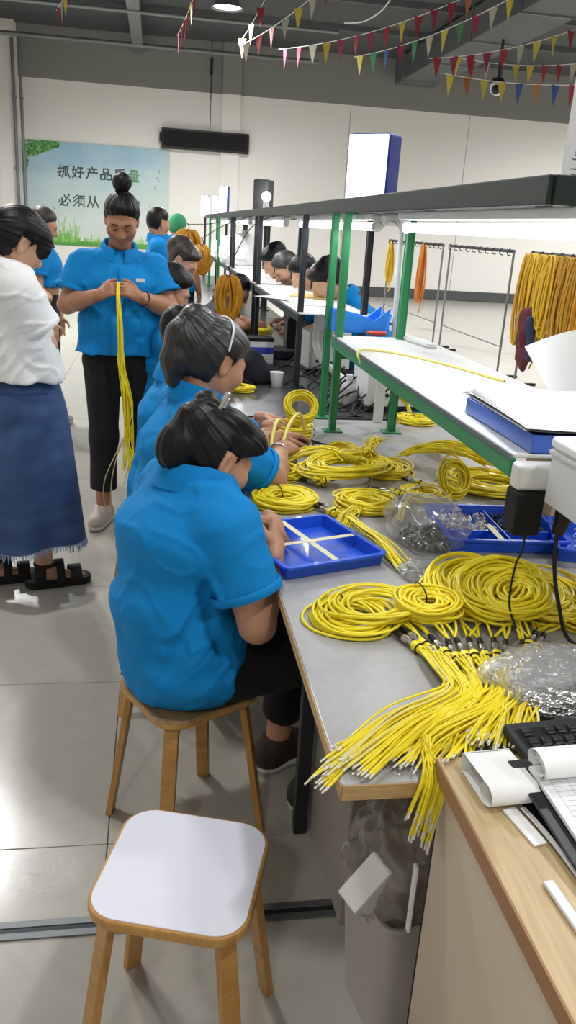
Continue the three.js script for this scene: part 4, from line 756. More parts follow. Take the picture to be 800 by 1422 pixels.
// --- woman in a white shirt and denim skirt at the left edge
(() => {
  const s = stand(-0.545, -3.27, 118, {});
  const f = nrm3([0.78, 0, -0.62]), l = nrm3([-0.62, 0, -0.78]);
  Object.assign(s, {
    fwd: f, side: l, pelvis: [-0.53, 0.9, -3.27], waist: [-0.56, 1.04, -3.27], chest: [-0.585, 1.17, -3.27], upper: [-0.565, 1.275, -3.29],
    sh: [[-0.655, 1.24, -3.42], [-0.515, 1.235, -3.16]], el: [[-0.55, 1.08, -3.54], [-0.418, 1.03, -3.21]], wr: [[-0.47, 1.15, -3.6], [-0.47, 1.11, -3.45]],
    head: { c: [-0.515, 1.385, -3.3], f: nrm3([0.74, -0.5, -0.45]), u: nrm3([0.45, 0.86, -0.2]) },
    hd: [{ dir: [0.1, 0.3, 0.4], nrm: [0.5, 0.5, -0.5], curl: [0.7, 0.7, 0.5] }, { dir: [-0.1, 0.3, -0.8], nrm: [0.6, 0.5, 0.1], curl: [0.7, 0.7, 0.5] }], hem: [0, 0.9, 0],
    hip: [[-0.575, 0.83, -3.33], [-0.51, 0.83, -3.2]], kn: [[-0.59, 0.46, -3.32], [-0.48, 0.46, -3.22]], an: [[-0.69, 0.085, -3.33], [-0.47, 0.085, -3.29]], toe: [[-0.56, 0.024, -3.36], [-0.33, 0.024, -3.33]],
  });
  s.skirtTo = sec([-0.535, 0.9, -3.27], [-0.54, 0.98, -3.27], l, 0.178, 0.145, 0.165, 0.135);
  const w = person('dark-haired woman in white shirt, denim skirt and black sandals at the left edge', s, {
    cell: 0.01, fine: 0.0034, cloth: 0.0075, hairCell: 0.0034, skin: M.skinPale, shirt: M.shirtWhite, noTrousers: true, loose: 0.022, sleeve: 0.7, sleeveR: [0.08, 0.092], fold: 0.008, collarOpen: 0.4, headScale: 0.97,
    hair: { gather: [0, 0.0, -0.12], puff: 1.1, fringe: [0, 0.06, 0.042, 0.08, 0.058, 0.06], visor: true, blobs: [[0, 0.0, -0.1, 0.05, 0.05, 0.045], [-0.062, 0.03, 0.07, 0.018, 0.045, 0.03]], box: 0.2 },
  });
  // denim skirt: a flared tube with soft folds and a frayed hem
  const denim = std(0xffffff, 0.85); denim.map = dataTex(512, 512, (u, v) => {
    const fade = 16 * TN(u, v, 2, 2, 9) + 20 * Math.exp(-(((v - 0.4) / 0.25) ** 2)) * (0.5 + 0.5 * TN(u, v, 4, 1, 2)), g = TN(u, v, 40, 60, 1) * 16, tw = ((Math.floor(u * 512) + Math.floor(v * 512)) % 4 < 2 ? 3 : -3);
    return [44 + fade * 0.8 + g * 0.6 + tw, 68 + fade + g * 0.7 + tw, 108 + fade * 1.1 + g + tw];
  });
  const C = (t) => [lerp(0.0, -0.01, t), lerp(0.935, 0.262, t), lerp(0.0, 0.0, t)];
  const ang0 = Math.atan2(f[0], f[2]);
  const rad = (u, t) => { const a = u * 2 * Math.PI, F = 0.5 + 0.5 * Math.cos(a); let rx = lerp(0.142, 0.262, Math.pow(t, 0.8)), rz = lerp(0.118, 0.2, Math.pow(t, 0.85)); if (t < 0.25) { rx += 0.032 * Math.sin(t / 0.25 * Math.PI / 2); rz += 0.028 * Math.sin(t / 0.25 * Math.PI / 2); } else { rx += 0.032; rz += 0.028; } const w = 1 + t * t * 0.05 * Math.sin(a * 5 + 1) + t * 0.02 * Math.sin(a * 9 + 2); return [rx * w, rz * w]; };
  const sk = part(w.P, 'skirt', grid((u, v) => { const a = u * 2 * Math.PI, [rx, rz] = rad(u, v), c = C(v), s1 = Math.sin(a) * rx, c1 = Math.cos(a) * rz; return [c[0] + f[0] * c1 + l[0] * s1 + 0.01, c[1] + 0.012 * Math.sin(a * 3) * v, c[2] + f[2] * c1 + l[2] * s1]; }, 96, 40, true), denim);
  denim.side = THREE.DoubleSide;
  const band = (v, h) => grid((u, t) => { const a = u * 2 * Math.PI, vv = v + t * h, [rx, rz] = rad(u, vv), c = C(vv), k = 1.012; return [c[0] + (f[0] * Math.cos(a) * rz + l[0] * Math.sin(a) * rx) * k + 0.01, c[1], c[2] + (f[2] * Math.cos(a) * rz + l[2] * Math.sin(a) * rx) * k]; }, 80, 4, true);
  const seamM = std(0x27406a, 0.85, { side: THREE.DoubleSide });
  part(sk, 'waistband', band(0.0, 0.065), seamM); part(sk, 'stitched_seam', band(0.105, 0.008), seamM);
  { const r = rng(4), fr = []; for (let i = 0; i < 420; i++) { const u = i / 420, a = u * 2 * Math.PI, [rx, rz] = rad(u, 1), c = C(1), x = c[0] + f[0] * Math.cos(a) * rz + l[0] * Math.sin(a) * rx + 0.01, z = c[2] + f[2] * Math.cos(a) * rz + l[2] * Math.sin(a) * rx, y = c[1] + 0.012 * Math.sin(a * 3); fr.push(rod([x, y + 0.004, z], [x + (r() - 0.5) * 0.014, y - 0.012 - r() * 0.02, z + (r() - 0.5) * 0.014], 0.0013, 3)); }
    const h = part(sk, 'frayed_hem', fr, std(0x8fa3c4, 0.9), 'pale frayed hem threads'); h.userData.kind = 'stuff'; }
  part(sk, 'button', new THREE.CylinderGeometry(0.008, 0.008, 0.004, 12).rotateX(Math.PI / 2).rotateY(ang0 - 0.9).translate(0.128, 0.845, 0.085), M.silver);
  // sandals
  for (let i = 0; i < 2; i++) {
    const a = w.J.an[i], t = w.J.toe[i], d = nrm3(sub3([t[0], 0, t[2]], [a[0], 0, a[2]])), n = [-d[2], 0, d[0]], P = (u, y, s) => [a[0] + d[0] * u + n[0] * s, y, a[2] + d[2] * u + n[2] * s];
    const yaw = Math.atan2(d[0], d[2]);
    const sole = slab(0.095, 0.275, 0.045, 0.032, 0.034, 0.004).rotateY(yaw).translate(a[0] + d[0] * 0.055, 0, a[2] + d[2] * 0.055);
    const sd = part(w.P, 'sandal', sole, M.matBlack);
    const strap = (u, h, wd, y0 = 0.03) => grid((p, q) => { const th = lerp(-0.1, Math.PI + 0.1, p); return P(u + (q - 0.5) * wd, y0 + Math.sin(th) * h, Math.cos(th) * 0.05); }, 20, 2);
    const sm = std(0x14110f, 0.75, { side: THREE.DoubleSide });
    part(sd, 'strap', strap(0.125, 0.052, 0.05), sm); part(sd, 'strap', strap(0.06, 0.085, 0.035), sm);
    part(sd, 'ankle_strap', new THREE.TorusGeometry(0.04, 0.006, 6, 24).rotateX(Math.PI / 2).scale(1, 1.6, 1).translate(a[0], a[1] + 0.015, a[2]), sm);
    part(sd, 'heel_strap', grid((p, q) => { const th = lerp(Math.PI * 0.5, Math.PI * 1.5, p); return P(Math.cos(th) * 0.042, lerp(0.03, 0.1, q), Math.sin(th) * 0.042); }, 12, 2), sm);
  }
})();
// --- two people far behind
(() => {
  const s = stand(0.02, -7.0, 95, {});
  s.head = { c: [0.0, 1.475, -7.0], f: nrm3([0.75, -0.25, -0.6]), u: nrm3([0.2, 0.95, -0.1]) }; s.upper = [0.005, 1.33, -7]; s.sh = [[-0.0, 1.29, -7.16], [0.0, 1.29, -6.84]]; s.el = [[0.16, 1.2, -7.2], [0.13, 1.1, -6.85]]; s.wr = [[0.3, 1.25, -7.1], [0.33, 1.2, -6.9]]; s.hd[1] = { dir: [1, 0, 0], nrm: [0, 0, 1] }; s.hd[0] = { dir: [1, 0, 0], nrm: [0, 0, -1] };
  person('short-haired man in blue standing far along the row with his back turned', s, { cell: 0.016, fine: 0.007, cloth: 0.014, hairCell: 0.007, handCell: 0.008, hair: SHORT });
})();
(() => {
  const s = stand(-0.79, -6.1, 90, { k: 0.98 });
  s.head = { c: [-0.78, 1.42, -6.1], f: nrm3([0.9, -0.4, 0]), u: nrm3([0.4, 0.9, 0]) }; s.hem = [0, 1.02, 0];
  person('person in blue and dark trousers mostly hidden behind the woman in white', s, { cell: 0.016, fine: 0.007, cloth: 0.014, hairCell: 0.007, handCell: 0.008, hair: SHORT, hairMat: M.hairBrown });
})();
(() => {
  const s = stand(0.2, -8.6, 150, {}); s.head = { c: [0.19, 1.44, -8.6], f: nrm3([0.4, -0.3, -0.85]), u: nrm3([0.1, 0.95, -0.2]) };
  person('worker with a green cap standing far behind the short-haired man', s, { cell: 0.018, fine: 0.008, cloth: 0.016, hairCell: 0.008, handCell: 0.008, hair: { ...SHORT, puff: 1.1 }, hairMat: std(0x2f8f5e, 0.7) });
})();
// ------------------------------------------------------------------ stools
const SH = 0.42;
function stool(label, x, z, ry, white) {
  const t = thing('stool', label, 'stool', [x, 0, z], ry), w = 0.28, rad = 0.06;
  const seat = part(t, 'seat', slab(w, w, rad, 0.021, SH, 0.004), white ? M.stoolWood : M.stoolTop);
  if (white) part(seat, 'white_laminate', slab(w - 0.012, w - 0.012, rad - 0.006, 0.003, SH + 0.0015, 0.001), M.stoolWhite, 'white laminate seat top');
  else part(seat, 'edge_band', slab(w + 0.001, w + 0.001, rad, 0.017, SH - 0.004, 0.004), M.stoolWood);
  // bent plywood leg: runs in under the seat, bends over the corner, then straight down and outwards
  const th = 0.013, c = [[0.03, SH - 0.0225 - th / 2], [0.10, SH - 0.0225 - th / 2]], R = 0.03, o = 0.147, foot = 0.205;
  for (let i = 0; i <= 6; i++) { const a = i / 6 * 1.45; c.push([o - R + R * Math.sin(a), SH - 0.0225 - th / 2 - R + R * Math.cos(a)]); }
  c.push([foot, 0.002]);
  const s = new THREE.Shape(), up = [], dn = [];
  c.forEach((p, i) => { const a = c[Math.max(0, i - 1)], b = c[Math.min(c.length - 1, i + 1)], dx = b[0] - a[0], dy = b[1] - a[1], l = Math.hypot(dx, dy), n = [-dy / l * th / 2, dx / l * th / 2]; up.push([p[0] + n[0], p[1] + n[1]]); dn.unshift([p[0] - n[0], p[1] - n[1]]); });
  [...up, ...dn].forEach((p, i) => (i ? s.lineTo(...p) : s.moveTo(...p)));
  const g = new THREE.ExtrudeGeometry(s, { depth: 0.029, bevelEnabled: true, bevelThickness: 0.003, bevelSize: 0.002, bevelSegments: 2 }).translate(0, 0, -0.0145);
  for (let k = 0; k < 4; k++) { const leg = part(t, 'leg', g, M.stoolWood); leg.rotation.y = Math.PI / 4 + k * Math.PI / 2; }
  part(t, 'cross_brace', [0, 1].map((k) => bx(0.2, 0.012, 0.03, 0, SH - 0.042, 0, 0.003).rotateY(Math.PI / 4 + k * Math.PI / 2)), M.stoolWood);
  return t;
}
stool('bent wooden stool with a white laminate seat, empty, nearest the camera', 0.048, -1.16, -0.3, true);
const st2 = stool('bent wooden stool with worn brown seat under the nearest seated woman', 0.077, -1.774, 0.5, false);
[[0.04, -2.42, 'wooden stool under the second seated worker'], [-0.0, -3.03, 'wooden stool under the third seated worker'], [0.05, -4.25, 'wooden stool under the worker with the scrunchie'], [0.03, -5.25, 'wooden stool under the fifth seated worker'], [0.34, -6.3, 'wooden stool under the worker in grey'],
  [1.5, -6.65, 'farthest wooden stool on the far side of the table row'], [1.5, -6.05, 'wooden stool under the grey-haired worker across the table'], [1.5, -5.55, 'wooden stool third from the end across the table'], [1.5, -4.9, 'nearest wooden stool on the far side of the table row']].forEach(([x, z, l], i) => {
  const c = st2.clone(); c.name = numbered('stool'); c.position.set(x, 0, z); c.rotation.y = 0.2 * i; c.userData.label = l; scene.add(c);
});

// ------------------------------------------------------------------ yellow cables
const CR = 0.0033;
function coilGeo(cx, y0, cz, R, turns, o = {}) {
  const r = rng(o.seed ?? 1), gs = [], cr = o.cr ?? CR, lay = Math.round((o.per ?? 4) * 1.5), el = o.el ?? 1, rot = o.rot ?? 0, ca = Math.cos(rot), sa = Math.sin(rot), tilt = o.tilt ?? 0, lump = o.lump ?? 0.1;
  turns = Math.round(turns * 1.5);
  for (let k = 0; k < turns; k++) {
    const pts = [], Rk = R * (1 - (k % lay) * 2.1 * cr / R * 0.9 + (r() - 0.5) * lump), ox = (r() - 0.5) * 0.2 * R, oz = (r() - 0.5) * 0.2 * R, p1 = r() * 7, p2 = r() * 7, lev = Math.floor(k / lay), n = 18;
    for (let i = 0; i < n; i++) {
      const a = i / n * 2 * Math.PI, q = Rk * (1 + 0.05 * Math.sin(2 * a + p1) + 0.03 * Math.sin(3 * a + p2)); let x = Math.cos(a) * q * el + ox, z = Math.sin(a) * q + oz;
      const xx = x * ca - z * sa, zz = x * sa + z * ca, y = cr * 1.05 + lev * cr * 1.75 + cr * 0.9 * (1 + Math.sin(a * 2 + p2)) * Math.min(1, lev * 0.6 + 0.25) + tilt * (xx * Math.cos(o.tdir ?? 0) + zz * Math.sin(o.tdir ?? 0) + R * (o.lift ?? 1));
      pts.push(V(cx + xx, y0 + y, cz + zz));
    }
    gs.push(new THREE.TubeGeometry(new THREE.CatmullRomCurve3(pts, true), 36, cr, 6, true));
  }
  return merge(gs);
}
const tieGeo = (x, y, z, R, dx, dz) => new THREE.TorusGeometry(R, 0.0016, 6, 20).applyQuaternion(new THREE.Quaternion().setFromUnitVectors(V(0, 0, 1), V(dx, 0, dz).normalize())).translate(x, y, z);
// loose wire tails running from a to b through m, spreading as they go
function tails(a, m, b, n, sp, o = {}) {
  const r = rng(o.seed ?? 5), y = [], w = [], t = [], wr = o.wr ?? 0.0022;
  for (let i = 0; i < n; i++) {
    const g = () => (r() + r() + r() - 1.5) * 1.1, s0 = sp[0], s1 = sp[1], s2 = sp[2], u = r();
    const dir = nrm3([b[0] - m[0], 0, b[2] - m[2]]), lat = [-dir[2], 0, dir[0]], k2 = g(), e = 1 + (r() - 0.6) * (o.len ?? 0.35), h = (o.pile ?? 0.02) * r();
    const A = [a[0] + g() * s0, a[1] + Math.abs(g()) * s0, a[2] + g() * s0], B = [0, 1, 2].map((k) => m[k] + lat[k] * g() * s1 + (k === 1 ? h : 0));
    const C = [0, 1, 2].map((k) => lerp(m[k], b[k], e) + lat[k] * k2 * s2 + (k === 1 ? r() * 0.008 : 0)), D = mix3(B, C, 0.55); D[1] += 0.004 + h * 0.5; D[0] += g() * s1 * 0.4; D[2] += g() * s1 * 0.4;
    const rest = o.floor ?? (TY + 0.002); const settle = (p) => { const on = (p[0] > 0.267 && p[2] < -0.947) || (p[0] > 0.41 && p[2] > -0.95); const fl = p[0] > 0.41 && p[2] > -0.952 ? 0.787 : rest; if (on) p[1] = Math.max(p[1], fl + wr); return p; };
    settle(B); settle(D); settle(C);
    if (!((C[0] > 0.267 && C[2] < -0.947) || (C[0] > 0.41))) { const over = Math.max(0.267 - C[0], C[2] + 0.947, 0); C[1] -= over * (0.4 + r() * 0.6); }
    const edge = []; if (o.drop) { C[0] = Math.min(C[0], 0.398); C[2] = -0.93 + r() * 0.012; C[1] = TY - o.drop * (0.35 + r()); edge.push(V(lerp(D[0], C[0], 0.75), TY + 0.006 + r() * 0.01, -0.94)); D[2] = Math.min(D[2], -0.965); D[0] = Math.min(D[0], 0.4); D[1] = Math.max(D[1], TY + 0.006); }
    const c = new THREE.CatmullRomCurve3([V(...A), V(...mix3(A, B, 0.5)).add(V(0, 0.004, 0)), V(...B), V(...D), ...edge, V(...C)], false, 'centripetal');
    (u < 0.9 ? y : w).push(new THREE.TubeGeometry(c, 18, wr, 5)); const d = c.getTangent(1), E = c.getPoint(1);
    t.push(rod([E.x, E.y, E.z], [E.x + d.x * 0.011, E.y + d.y * 0.011, E.z + d.z * 0.011], wr * 0.75, 5));
  }
  return { y: merge(y), w: w.length ? merge(w) : null, t: merge(t) };
}
// a plug: black moulded body, knurled silver nut, yellow sleeve with a black tie
function plugs(list, T) {
  for (const [x, y, z, dx, dz, s = 1] of list) {
    const d = nrm3([dx, 0, dz]), at = (k) => [x + d[0] * k * s, y, z + d[2] * k * s];
    part(T, 'plug', [rod(at(-0.034), at(-0.004), 0.0055 * s, 10, 0.0072 * s), rod(at(-0.046), at(-0.03), 0.0032 * s, 8)], M.black);
    part(T, 'silver_nut', [rod(at(-0.006), at(0.012), 0.0078 * s, 12), ...[0, 1, 2].map((k) => rod(at(0.001 + k * 0.004), at(0.003 + k * 0.004), 0.0086 * s, 12)), rod(at(0.012), at(0.026), 0.0055 * s, 10)], M.silver);
    part(T, 'sleeve', rod(at(0.026), at(0.052), 0.0105 * s, 10, 0.0085 * s), M.yellow); part(T, 'tie', tieGeo(...at(0.042), 0.0105 * s, d[0], d[2]), M.matBlack);
  }
}
function harness(label, group, coil, plugList, tailList, mat = M.yellow) {
  const [cx, y, cz, R, n, o] = coil, T = thing('cable_harness', label, 'cable', [0, 0, 0], 0, group);
  part(T, 'coil', coilGeo(cx, y, cz, R, n, o), mat);
  if (!o.tilt && !o.rot) for (const a of o.ties ?? [4.6]) { const lay = Math.round((o.per ?? 4) * 1.5), hw = lay * CR * 1.05 + 0.1 * R, lv = Math.ceil(n * 1.5 / lay), hh = lv * CR * 0.9 + 0.004, Rm = R - lay * CR * 0.95; part(T, 'tie', tube([...Array(16)].map((_, i) => { const t = i / 16 * 6.2832, q = Rm + Math.cos(t) * hw; return [cx + Math.cos(a) * q * (o.el ?? 1), y + hh + Math.sin(t) * hh + 0.001, cz + Math.sin(a) * q]; }), 0.0016, 32, 5, true), M.matBlack); }
  if (plugList.length) {
    const p0 = plugList[0], lead = []; const r = rng((o.seed ?? 1) + 50);
    for (const p of plugList) for (let k = 0; k < 2; k++) { const d = nrm3([p[0] - cx, 0, p[2] - cz]), lat = [-d[2], 0, d[0]]; const off = (r() - 0.5) * 1.2 * R; lead.push(tube([[cx + d[0] * R * 0.7 + lat[0] * off, y + 0.01, cz + d[2] * R * 0.7 + lat[2] * off], [lerp(cx + d[0] * R, p[0] - p[3] * 0.05, 0.6) + lat[0] * off * 0.4, y * 0.4 + p[1] * 0.6 + 0.005, lerp(cz + d[2] * R, p[2] - p[4] * 0.05, 0.6) + lat[2] * off * 0.4], [p[0] - p[3] * 0.04 + (r() - 0.5) * 0.008, p[1], p[2] - p[4] * 0.04]], CR * 0.9, 12, 6)); }
    part(T, 'lead_wire', lead, mat); plugs(plugList, T);
  }
  for (const t of tailList) { const g = tails(...t); part(T, 'wire_tail', g.y, mat); if (g.w) part(T, 'pale_wire_tail', g.w, M.yellowPale, 'pale yellow wire tails'); part(T, 'wire_tip', g.t, M.tip); }
  return T;
}
const B0 = TY + 0.0, FG = undefined;
const pl = (x, z, dx, dz, y = TY + 0.011) => [x, y, z, dx, dz];
harness('loose flat yellow coil at the left of the front heap, tails over the table corner', FG, [0.392, B0, -1.455, 0.088, 11, { seed: 3, per: 4, lump: 0.2, el: 0.95 }], [pl(0.478, -1.355, 0.35, 0.9), pl(0.494, -1.365, 0.35, 0.9)], [[[0.50, B0 + 0.01, -1.30], [0.50, B0 + 0.014, -1.15], [0.255, B0 + 0.008, -0.985], 34, [0.012, 0.02, 0.022], { seed: 2, len: 0.25 }]]);
harness('larger yellow cable coil lying half on the leftmost front coil', FG, [0.44, B0 + 0.012, -1.475, 0.082, 9, { seed: 9, per: 4, lump: 0.22, el: 1.1, tilt: 0.08, tdir: 0.5 }], [pl(0.516, -1.315, 0.15, 0.98), pl(0.534, -1.33, 0.1, 0.98)], [[[0.525, B0 + 0.012, -1.27], [0.515, B0 + 0.02, -1.13], [0.31, B0 + 0.008, -0.98], 34, [0.012, 0.022, 0.024], { seed: 3, len: 0.35 }]]);
harness('tight thick yellow coil in the middle of the front heap', FG, [0.552, B0 + 0.022, -1.455, 0.066, 22, { seed: 5, per: 5, lump: 0.14, el: 1.0 }], [pl(0.556, -1.31, -0.1, 0.98), pl(0.576, -1.315, -0.1, 0.98)], [[[0.56, B0 + 0.014, -1.26], [0.535, B0 + 0.024, -1.12], [0.375, B0 + 0.01, -0.985], 38, [0.014, 0.024, 0.024], { seed: 4, len: 0.35 }]]);
harness('tall yellow coil leaning at the back of the front heap', FG, [0.665, B0 + 0.006, -1.52, 0.092, 20, { seed: 6, per: 5, lump: 0.14, tilt: 0.3, tdir: -1.2 }], [pl(0.598, -1.318, -0.2, 0.96), pl(0.618, -1.312, -0.2, 0.96)], [[[0.595, B0 + 0.016, -1.25], [0.555, B0 + 0.03, -1.12], [0.435, B0 + 0.012, -0.97], 38, [0.014, 0.024, 0.03], { seed: 5, len: 0.5 }]]);
harness('yellow coil with tails drooping over the table front beside the desk', FG, [0.705, B0 + 0.02, -1.475, 0.088, 18, { seed: 7, per: 5, lump: 0.16, tilt: 0.34, tdir: -1.0 }], [pl(0.645, -1.315, -0.3, 0.95), pl(0.664, -1.305, -0.35, 0.93)], [[[0.625, B0 + 0.018, -1.245], [0.54, B0 + 0.034, -1.08], [0.385, B0 - 0.01, -0.915], 44, [0.014, 0.022, 0.02], { seed: 6, len: 0.35, drop: 0.075 }]]);
harness('yellow coil right of the leaning one, its tails ending on the desk edge', FG, [0.735, B0 + 0.03, -1.44, 0.075, 16, { seed: 8, per: 5, lump: 0.16, tilt: 0.3, tdir: -0.7 }], [pl(0.695, -1.305, -0.45, 0.9), pl(0.712, -1.31, -0.45, 0.9)], [[[0.66, B0 + 0.016, -1.25], [0.585, B0 + 0.026, -1.10], [0.50, B0 + 0.035, -0.99], 36, [0.014, 0.024, 0.028], { seed: 7, len: 0.5 }]]);
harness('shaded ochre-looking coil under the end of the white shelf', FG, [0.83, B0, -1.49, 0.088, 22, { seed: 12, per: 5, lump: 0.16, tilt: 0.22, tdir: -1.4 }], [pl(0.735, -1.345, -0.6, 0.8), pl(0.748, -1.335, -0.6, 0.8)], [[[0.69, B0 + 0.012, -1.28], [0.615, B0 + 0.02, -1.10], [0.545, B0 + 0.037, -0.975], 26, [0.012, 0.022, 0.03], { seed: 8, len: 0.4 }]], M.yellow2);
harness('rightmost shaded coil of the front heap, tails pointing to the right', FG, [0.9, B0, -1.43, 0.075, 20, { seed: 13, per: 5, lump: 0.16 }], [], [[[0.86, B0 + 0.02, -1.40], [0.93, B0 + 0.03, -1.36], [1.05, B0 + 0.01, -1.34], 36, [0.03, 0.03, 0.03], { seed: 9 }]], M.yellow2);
// middle heap
harness('fat round yellow coil in front of the second worker, next to the blue tray', FG, [0.36, B0, -2.185, 0.088, 30, { seed: 21, per: 6, lump: 0.12, el: 1.02 }], [pl(0.46, -2.12, 0.5, 0.85), pl(0.475, -2.135, 0.5, 0.85)], [[[0.50, B0 + 0.01, -2.06], [0.535, B0 + 0.012, -1.92], [0.575, B0 + 0.006, -1.72], 30, [0.012, 0.012, 0.02], { seed: 22, len: 0.3 }]]);
harness('yellow coil at the centre of the middle heap', FG, [0.595, B0, -2.165, 0.078, 26, { seed: 23, per: 6, lump: 0.14, el: 1.1, rot: 0.5 }], [pl(0.68, -2.30, 0.8, 0.5), pl(0.69, -2.28, 0.8, 0.5)], [[[0.55, B0 + 0.01, -2.1], [0.52, B0 + 0.012, -2.05], [0.49, B0 + 0.006, -1.98], 22, [0.02, 0.02, 0.03], { seed: 24 }]]);
harness('yellow cable loops lying along the table edge before the second worker', FG, [0.36, B0, -2.47, 0.085, 14, { seed: 25, per: 4, lump: 0.26, el: 1.1 }], [pl(0.47, -2.38, 0.8, 0.5), pl(0.48, -2.4, 0.8, 0.5)], [[[0.42, B0 + 0.012, -2.40], [0.35, B0 + 0.012, -2.37], [0.285, B0 + 0.008, -2.35], 16, [0.012, 0.012, 0.012], { seed: 26 }]]);
harness('bunched yellow cables on top of the middle heap', FG, [0.60, B0 + 0.03, -2.44, 0.105, 24, { seed: 27, per: 5, lump: 0.3, el: 1.5, rot: -0.5 }], [pl(0.52, -2.37, -0.7, 0.4, TY + 0.03), pl(0.54, -2.35, -0.7, 0.4, TY + 0.03)], [[[0.62, B0 + 0.05, -2.48], [0.55, B0 + 0.055, -2.56], [0.44, B0 + 0.02, -2.60], 40, [0.03, 0.03, 0.05], { seed: 28 }], [[0.68, B0 + 0.05, -2.5], [0.72, B0 + 0.055, -2.62], [0.78, B0 + 0.05, -2.76], 36, [0.03, 0.024, 0.04], { seed: 29 }]]);
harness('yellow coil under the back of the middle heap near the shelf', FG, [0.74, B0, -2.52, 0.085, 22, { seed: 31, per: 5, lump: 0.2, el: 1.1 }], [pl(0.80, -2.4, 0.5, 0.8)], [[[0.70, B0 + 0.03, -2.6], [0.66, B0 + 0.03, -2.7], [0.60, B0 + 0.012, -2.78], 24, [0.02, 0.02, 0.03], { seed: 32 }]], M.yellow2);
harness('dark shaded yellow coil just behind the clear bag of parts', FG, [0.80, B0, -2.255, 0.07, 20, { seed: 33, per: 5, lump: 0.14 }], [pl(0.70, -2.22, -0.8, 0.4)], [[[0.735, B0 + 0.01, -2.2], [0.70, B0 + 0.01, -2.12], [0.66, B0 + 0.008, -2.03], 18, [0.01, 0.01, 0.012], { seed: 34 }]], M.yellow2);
harness('fanned yellow cable bundle under the white shelf behind the right blue tray', FG, [1.05, B0 + 0.006, -2.35, 0.11, 26, { seed: 35, per: 6, lump: 0.2, el: 1.3, rot: 0.4 }], [], [[[1.08, B0 + 0.05, -2.45], [0.97, B0 + 0.06, -2.58], [0.86, B0 + 0.03, -2.66], 50, [0.035, 0.04, 0.06], { seed: 36 }], [[1.12, B0 + 0.05, -2.5], [1.06, B0 + 0.05, -2.66], [1.0, B0 + 0.02, -2.82], 30, [0.03, 0.03, 0.05], { seed: 37 }]]);
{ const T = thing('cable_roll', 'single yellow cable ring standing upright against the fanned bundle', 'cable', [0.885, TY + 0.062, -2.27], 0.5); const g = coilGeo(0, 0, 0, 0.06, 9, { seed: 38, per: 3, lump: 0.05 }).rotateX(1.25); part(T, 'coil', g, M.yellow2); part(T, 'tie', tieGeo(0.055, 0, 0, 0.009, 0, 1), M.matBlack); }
harness('small neat yellow coil standing on the table beneath the white shelf, by the white case', FG, [1.085, B0, -3.27, 0.075, 22, { seed: 39, per: 6, lump: 0.06 }], [], [[[1.08, B0 + 0.02, -3.34], [1.07, B0 + 0.05, -3.38], [1.02, B0 + 0.08, -3.40], 12, [0.01, 0.012, 0.012], { seed: 40 }]]);
{ // roll held upright by the second worker
  const T = thing('cable_roll', 'yellow cable roll held up in the hands of the second worker', 'cable', [0.5, 0, -3.0]);
  part(T, 'coil', merge([coilGeo(0, TY + 0.002, 0, 0.085, 26, { seed: 41, per: 4, lump: 0.1 }), coilGeo(0.02, 0, 0, 0.06, 16, { seed: 42, per: 2, lump: 0.06 }).rotateX(0.9).translate(0.02, TY + 0.095, -0.03)]), M.yellow); part(T, 'tie', tieGeo(0.08, TY + 0.015, 0, 0.018, 0, 1), M.matBlack);
  const T2 = thing('cable_loop', 'two pale yellow cable loops arching up from the table beside the second worker', 'cable');
  part(T2, 'loop', tube([[0.40, TY + 0.004, -2.55], [0.41, TY + 0.06, -2.6], [0.45, TY + 0.12, -2.7], [0.5, TY + 0.13, -2.8], [0.53, TY + 0.06, -2.85]], 0.006, 24, 8), M.yellowPale); part(T2, 'loop', tube([[0.37, TY + 0.004, -2.56], [0.375, TY + 0.08, -2.6], [0.4, TY + 0.13, -2.68], [0.44, TY + 0.1, -2.78]], 0.006, 24, 8), M.yellowPale);
}
harness('small yellow coil far on the dark table near the white conduit', FG, [0.945, B0, -4.05, 0.05, 14, { seed: 43, per: 4, lump: 0.08 }], [], []);
harness('yellow coil on the dark table beside the black bag', FG, [0.40, B0, -3.86, 0.062, 16, { seed: 44, per: 4, lump: 0.08 }], [], [], M.yellow2);
// cables held by the standing woman
{
  const T = thing('cable_bundle', 'long yellow cable bundle hanging from the hands of the standing woman', 'cable'), r = rng(61), g = [], b = [];
  for (let i = 0; i < 16; i++) { const j = () => (r() - 0.5) * 0.022; g.push(tube([[-0.178 + j() * 0.5, 1.225, -3.868 + j() * 0.4], [-0.178 + j() * 0.6, 1.17, -3.838 + j() * 0.5], [-0.172 + j(), 1.05, -3.835 + j()], [-0.165 + j() * 1.4, 0.86, -3.85 + j()], [-0.14 + j() * 2.2, 0.66, -3.86 + j() * 2], [-0.135 + j() * 2, 0.5, -3.87 + j() * 2], [-0.13 + j() * 3.4, 0.30 + r() * 0.1, -3.88 + j() * 3]], 0.0032, 30, 6)); }
  part(T, 'wire', merge(g), M.yellow); part(T, 'wire_end', merge([...Array(8)].map(() => { const x = -0.13 + (r() - 0.5) * 0.06, z = -3.88 + (r() - 0.5) * 0.05; return tube([[-0.135, 0.38, -3.88], [x, 0.32, z], [x + (r() - 0.3) * 0.06, 0.24 + r() * 0.04, z]], 0.003, 10, 5); })), M.yellow2);
  for (let i = 0; i < 2; i++) b.push(tube([[-0.15, 0.52, -3.88], [-0.2 - i * 0.02 + 0.03 * i, 0.42, -3.87], [-0.255 + i * 0.035, 0.28, -3.87], [-0.25 + i * 0.03, 0.14, -3.88], [-0.215 + i * 0.012, 0.06, -3.9]], 0.0028, 20, 6));
  part(T, 'pale_loop', merge(b), std(0xc2b287, 0.5), 'pale beige cable loops'); part(T, 'tie', tieGeo(-0.135, 0.48, -3.88, 0.018, 1, 0).rotateX(0), M.white);
}
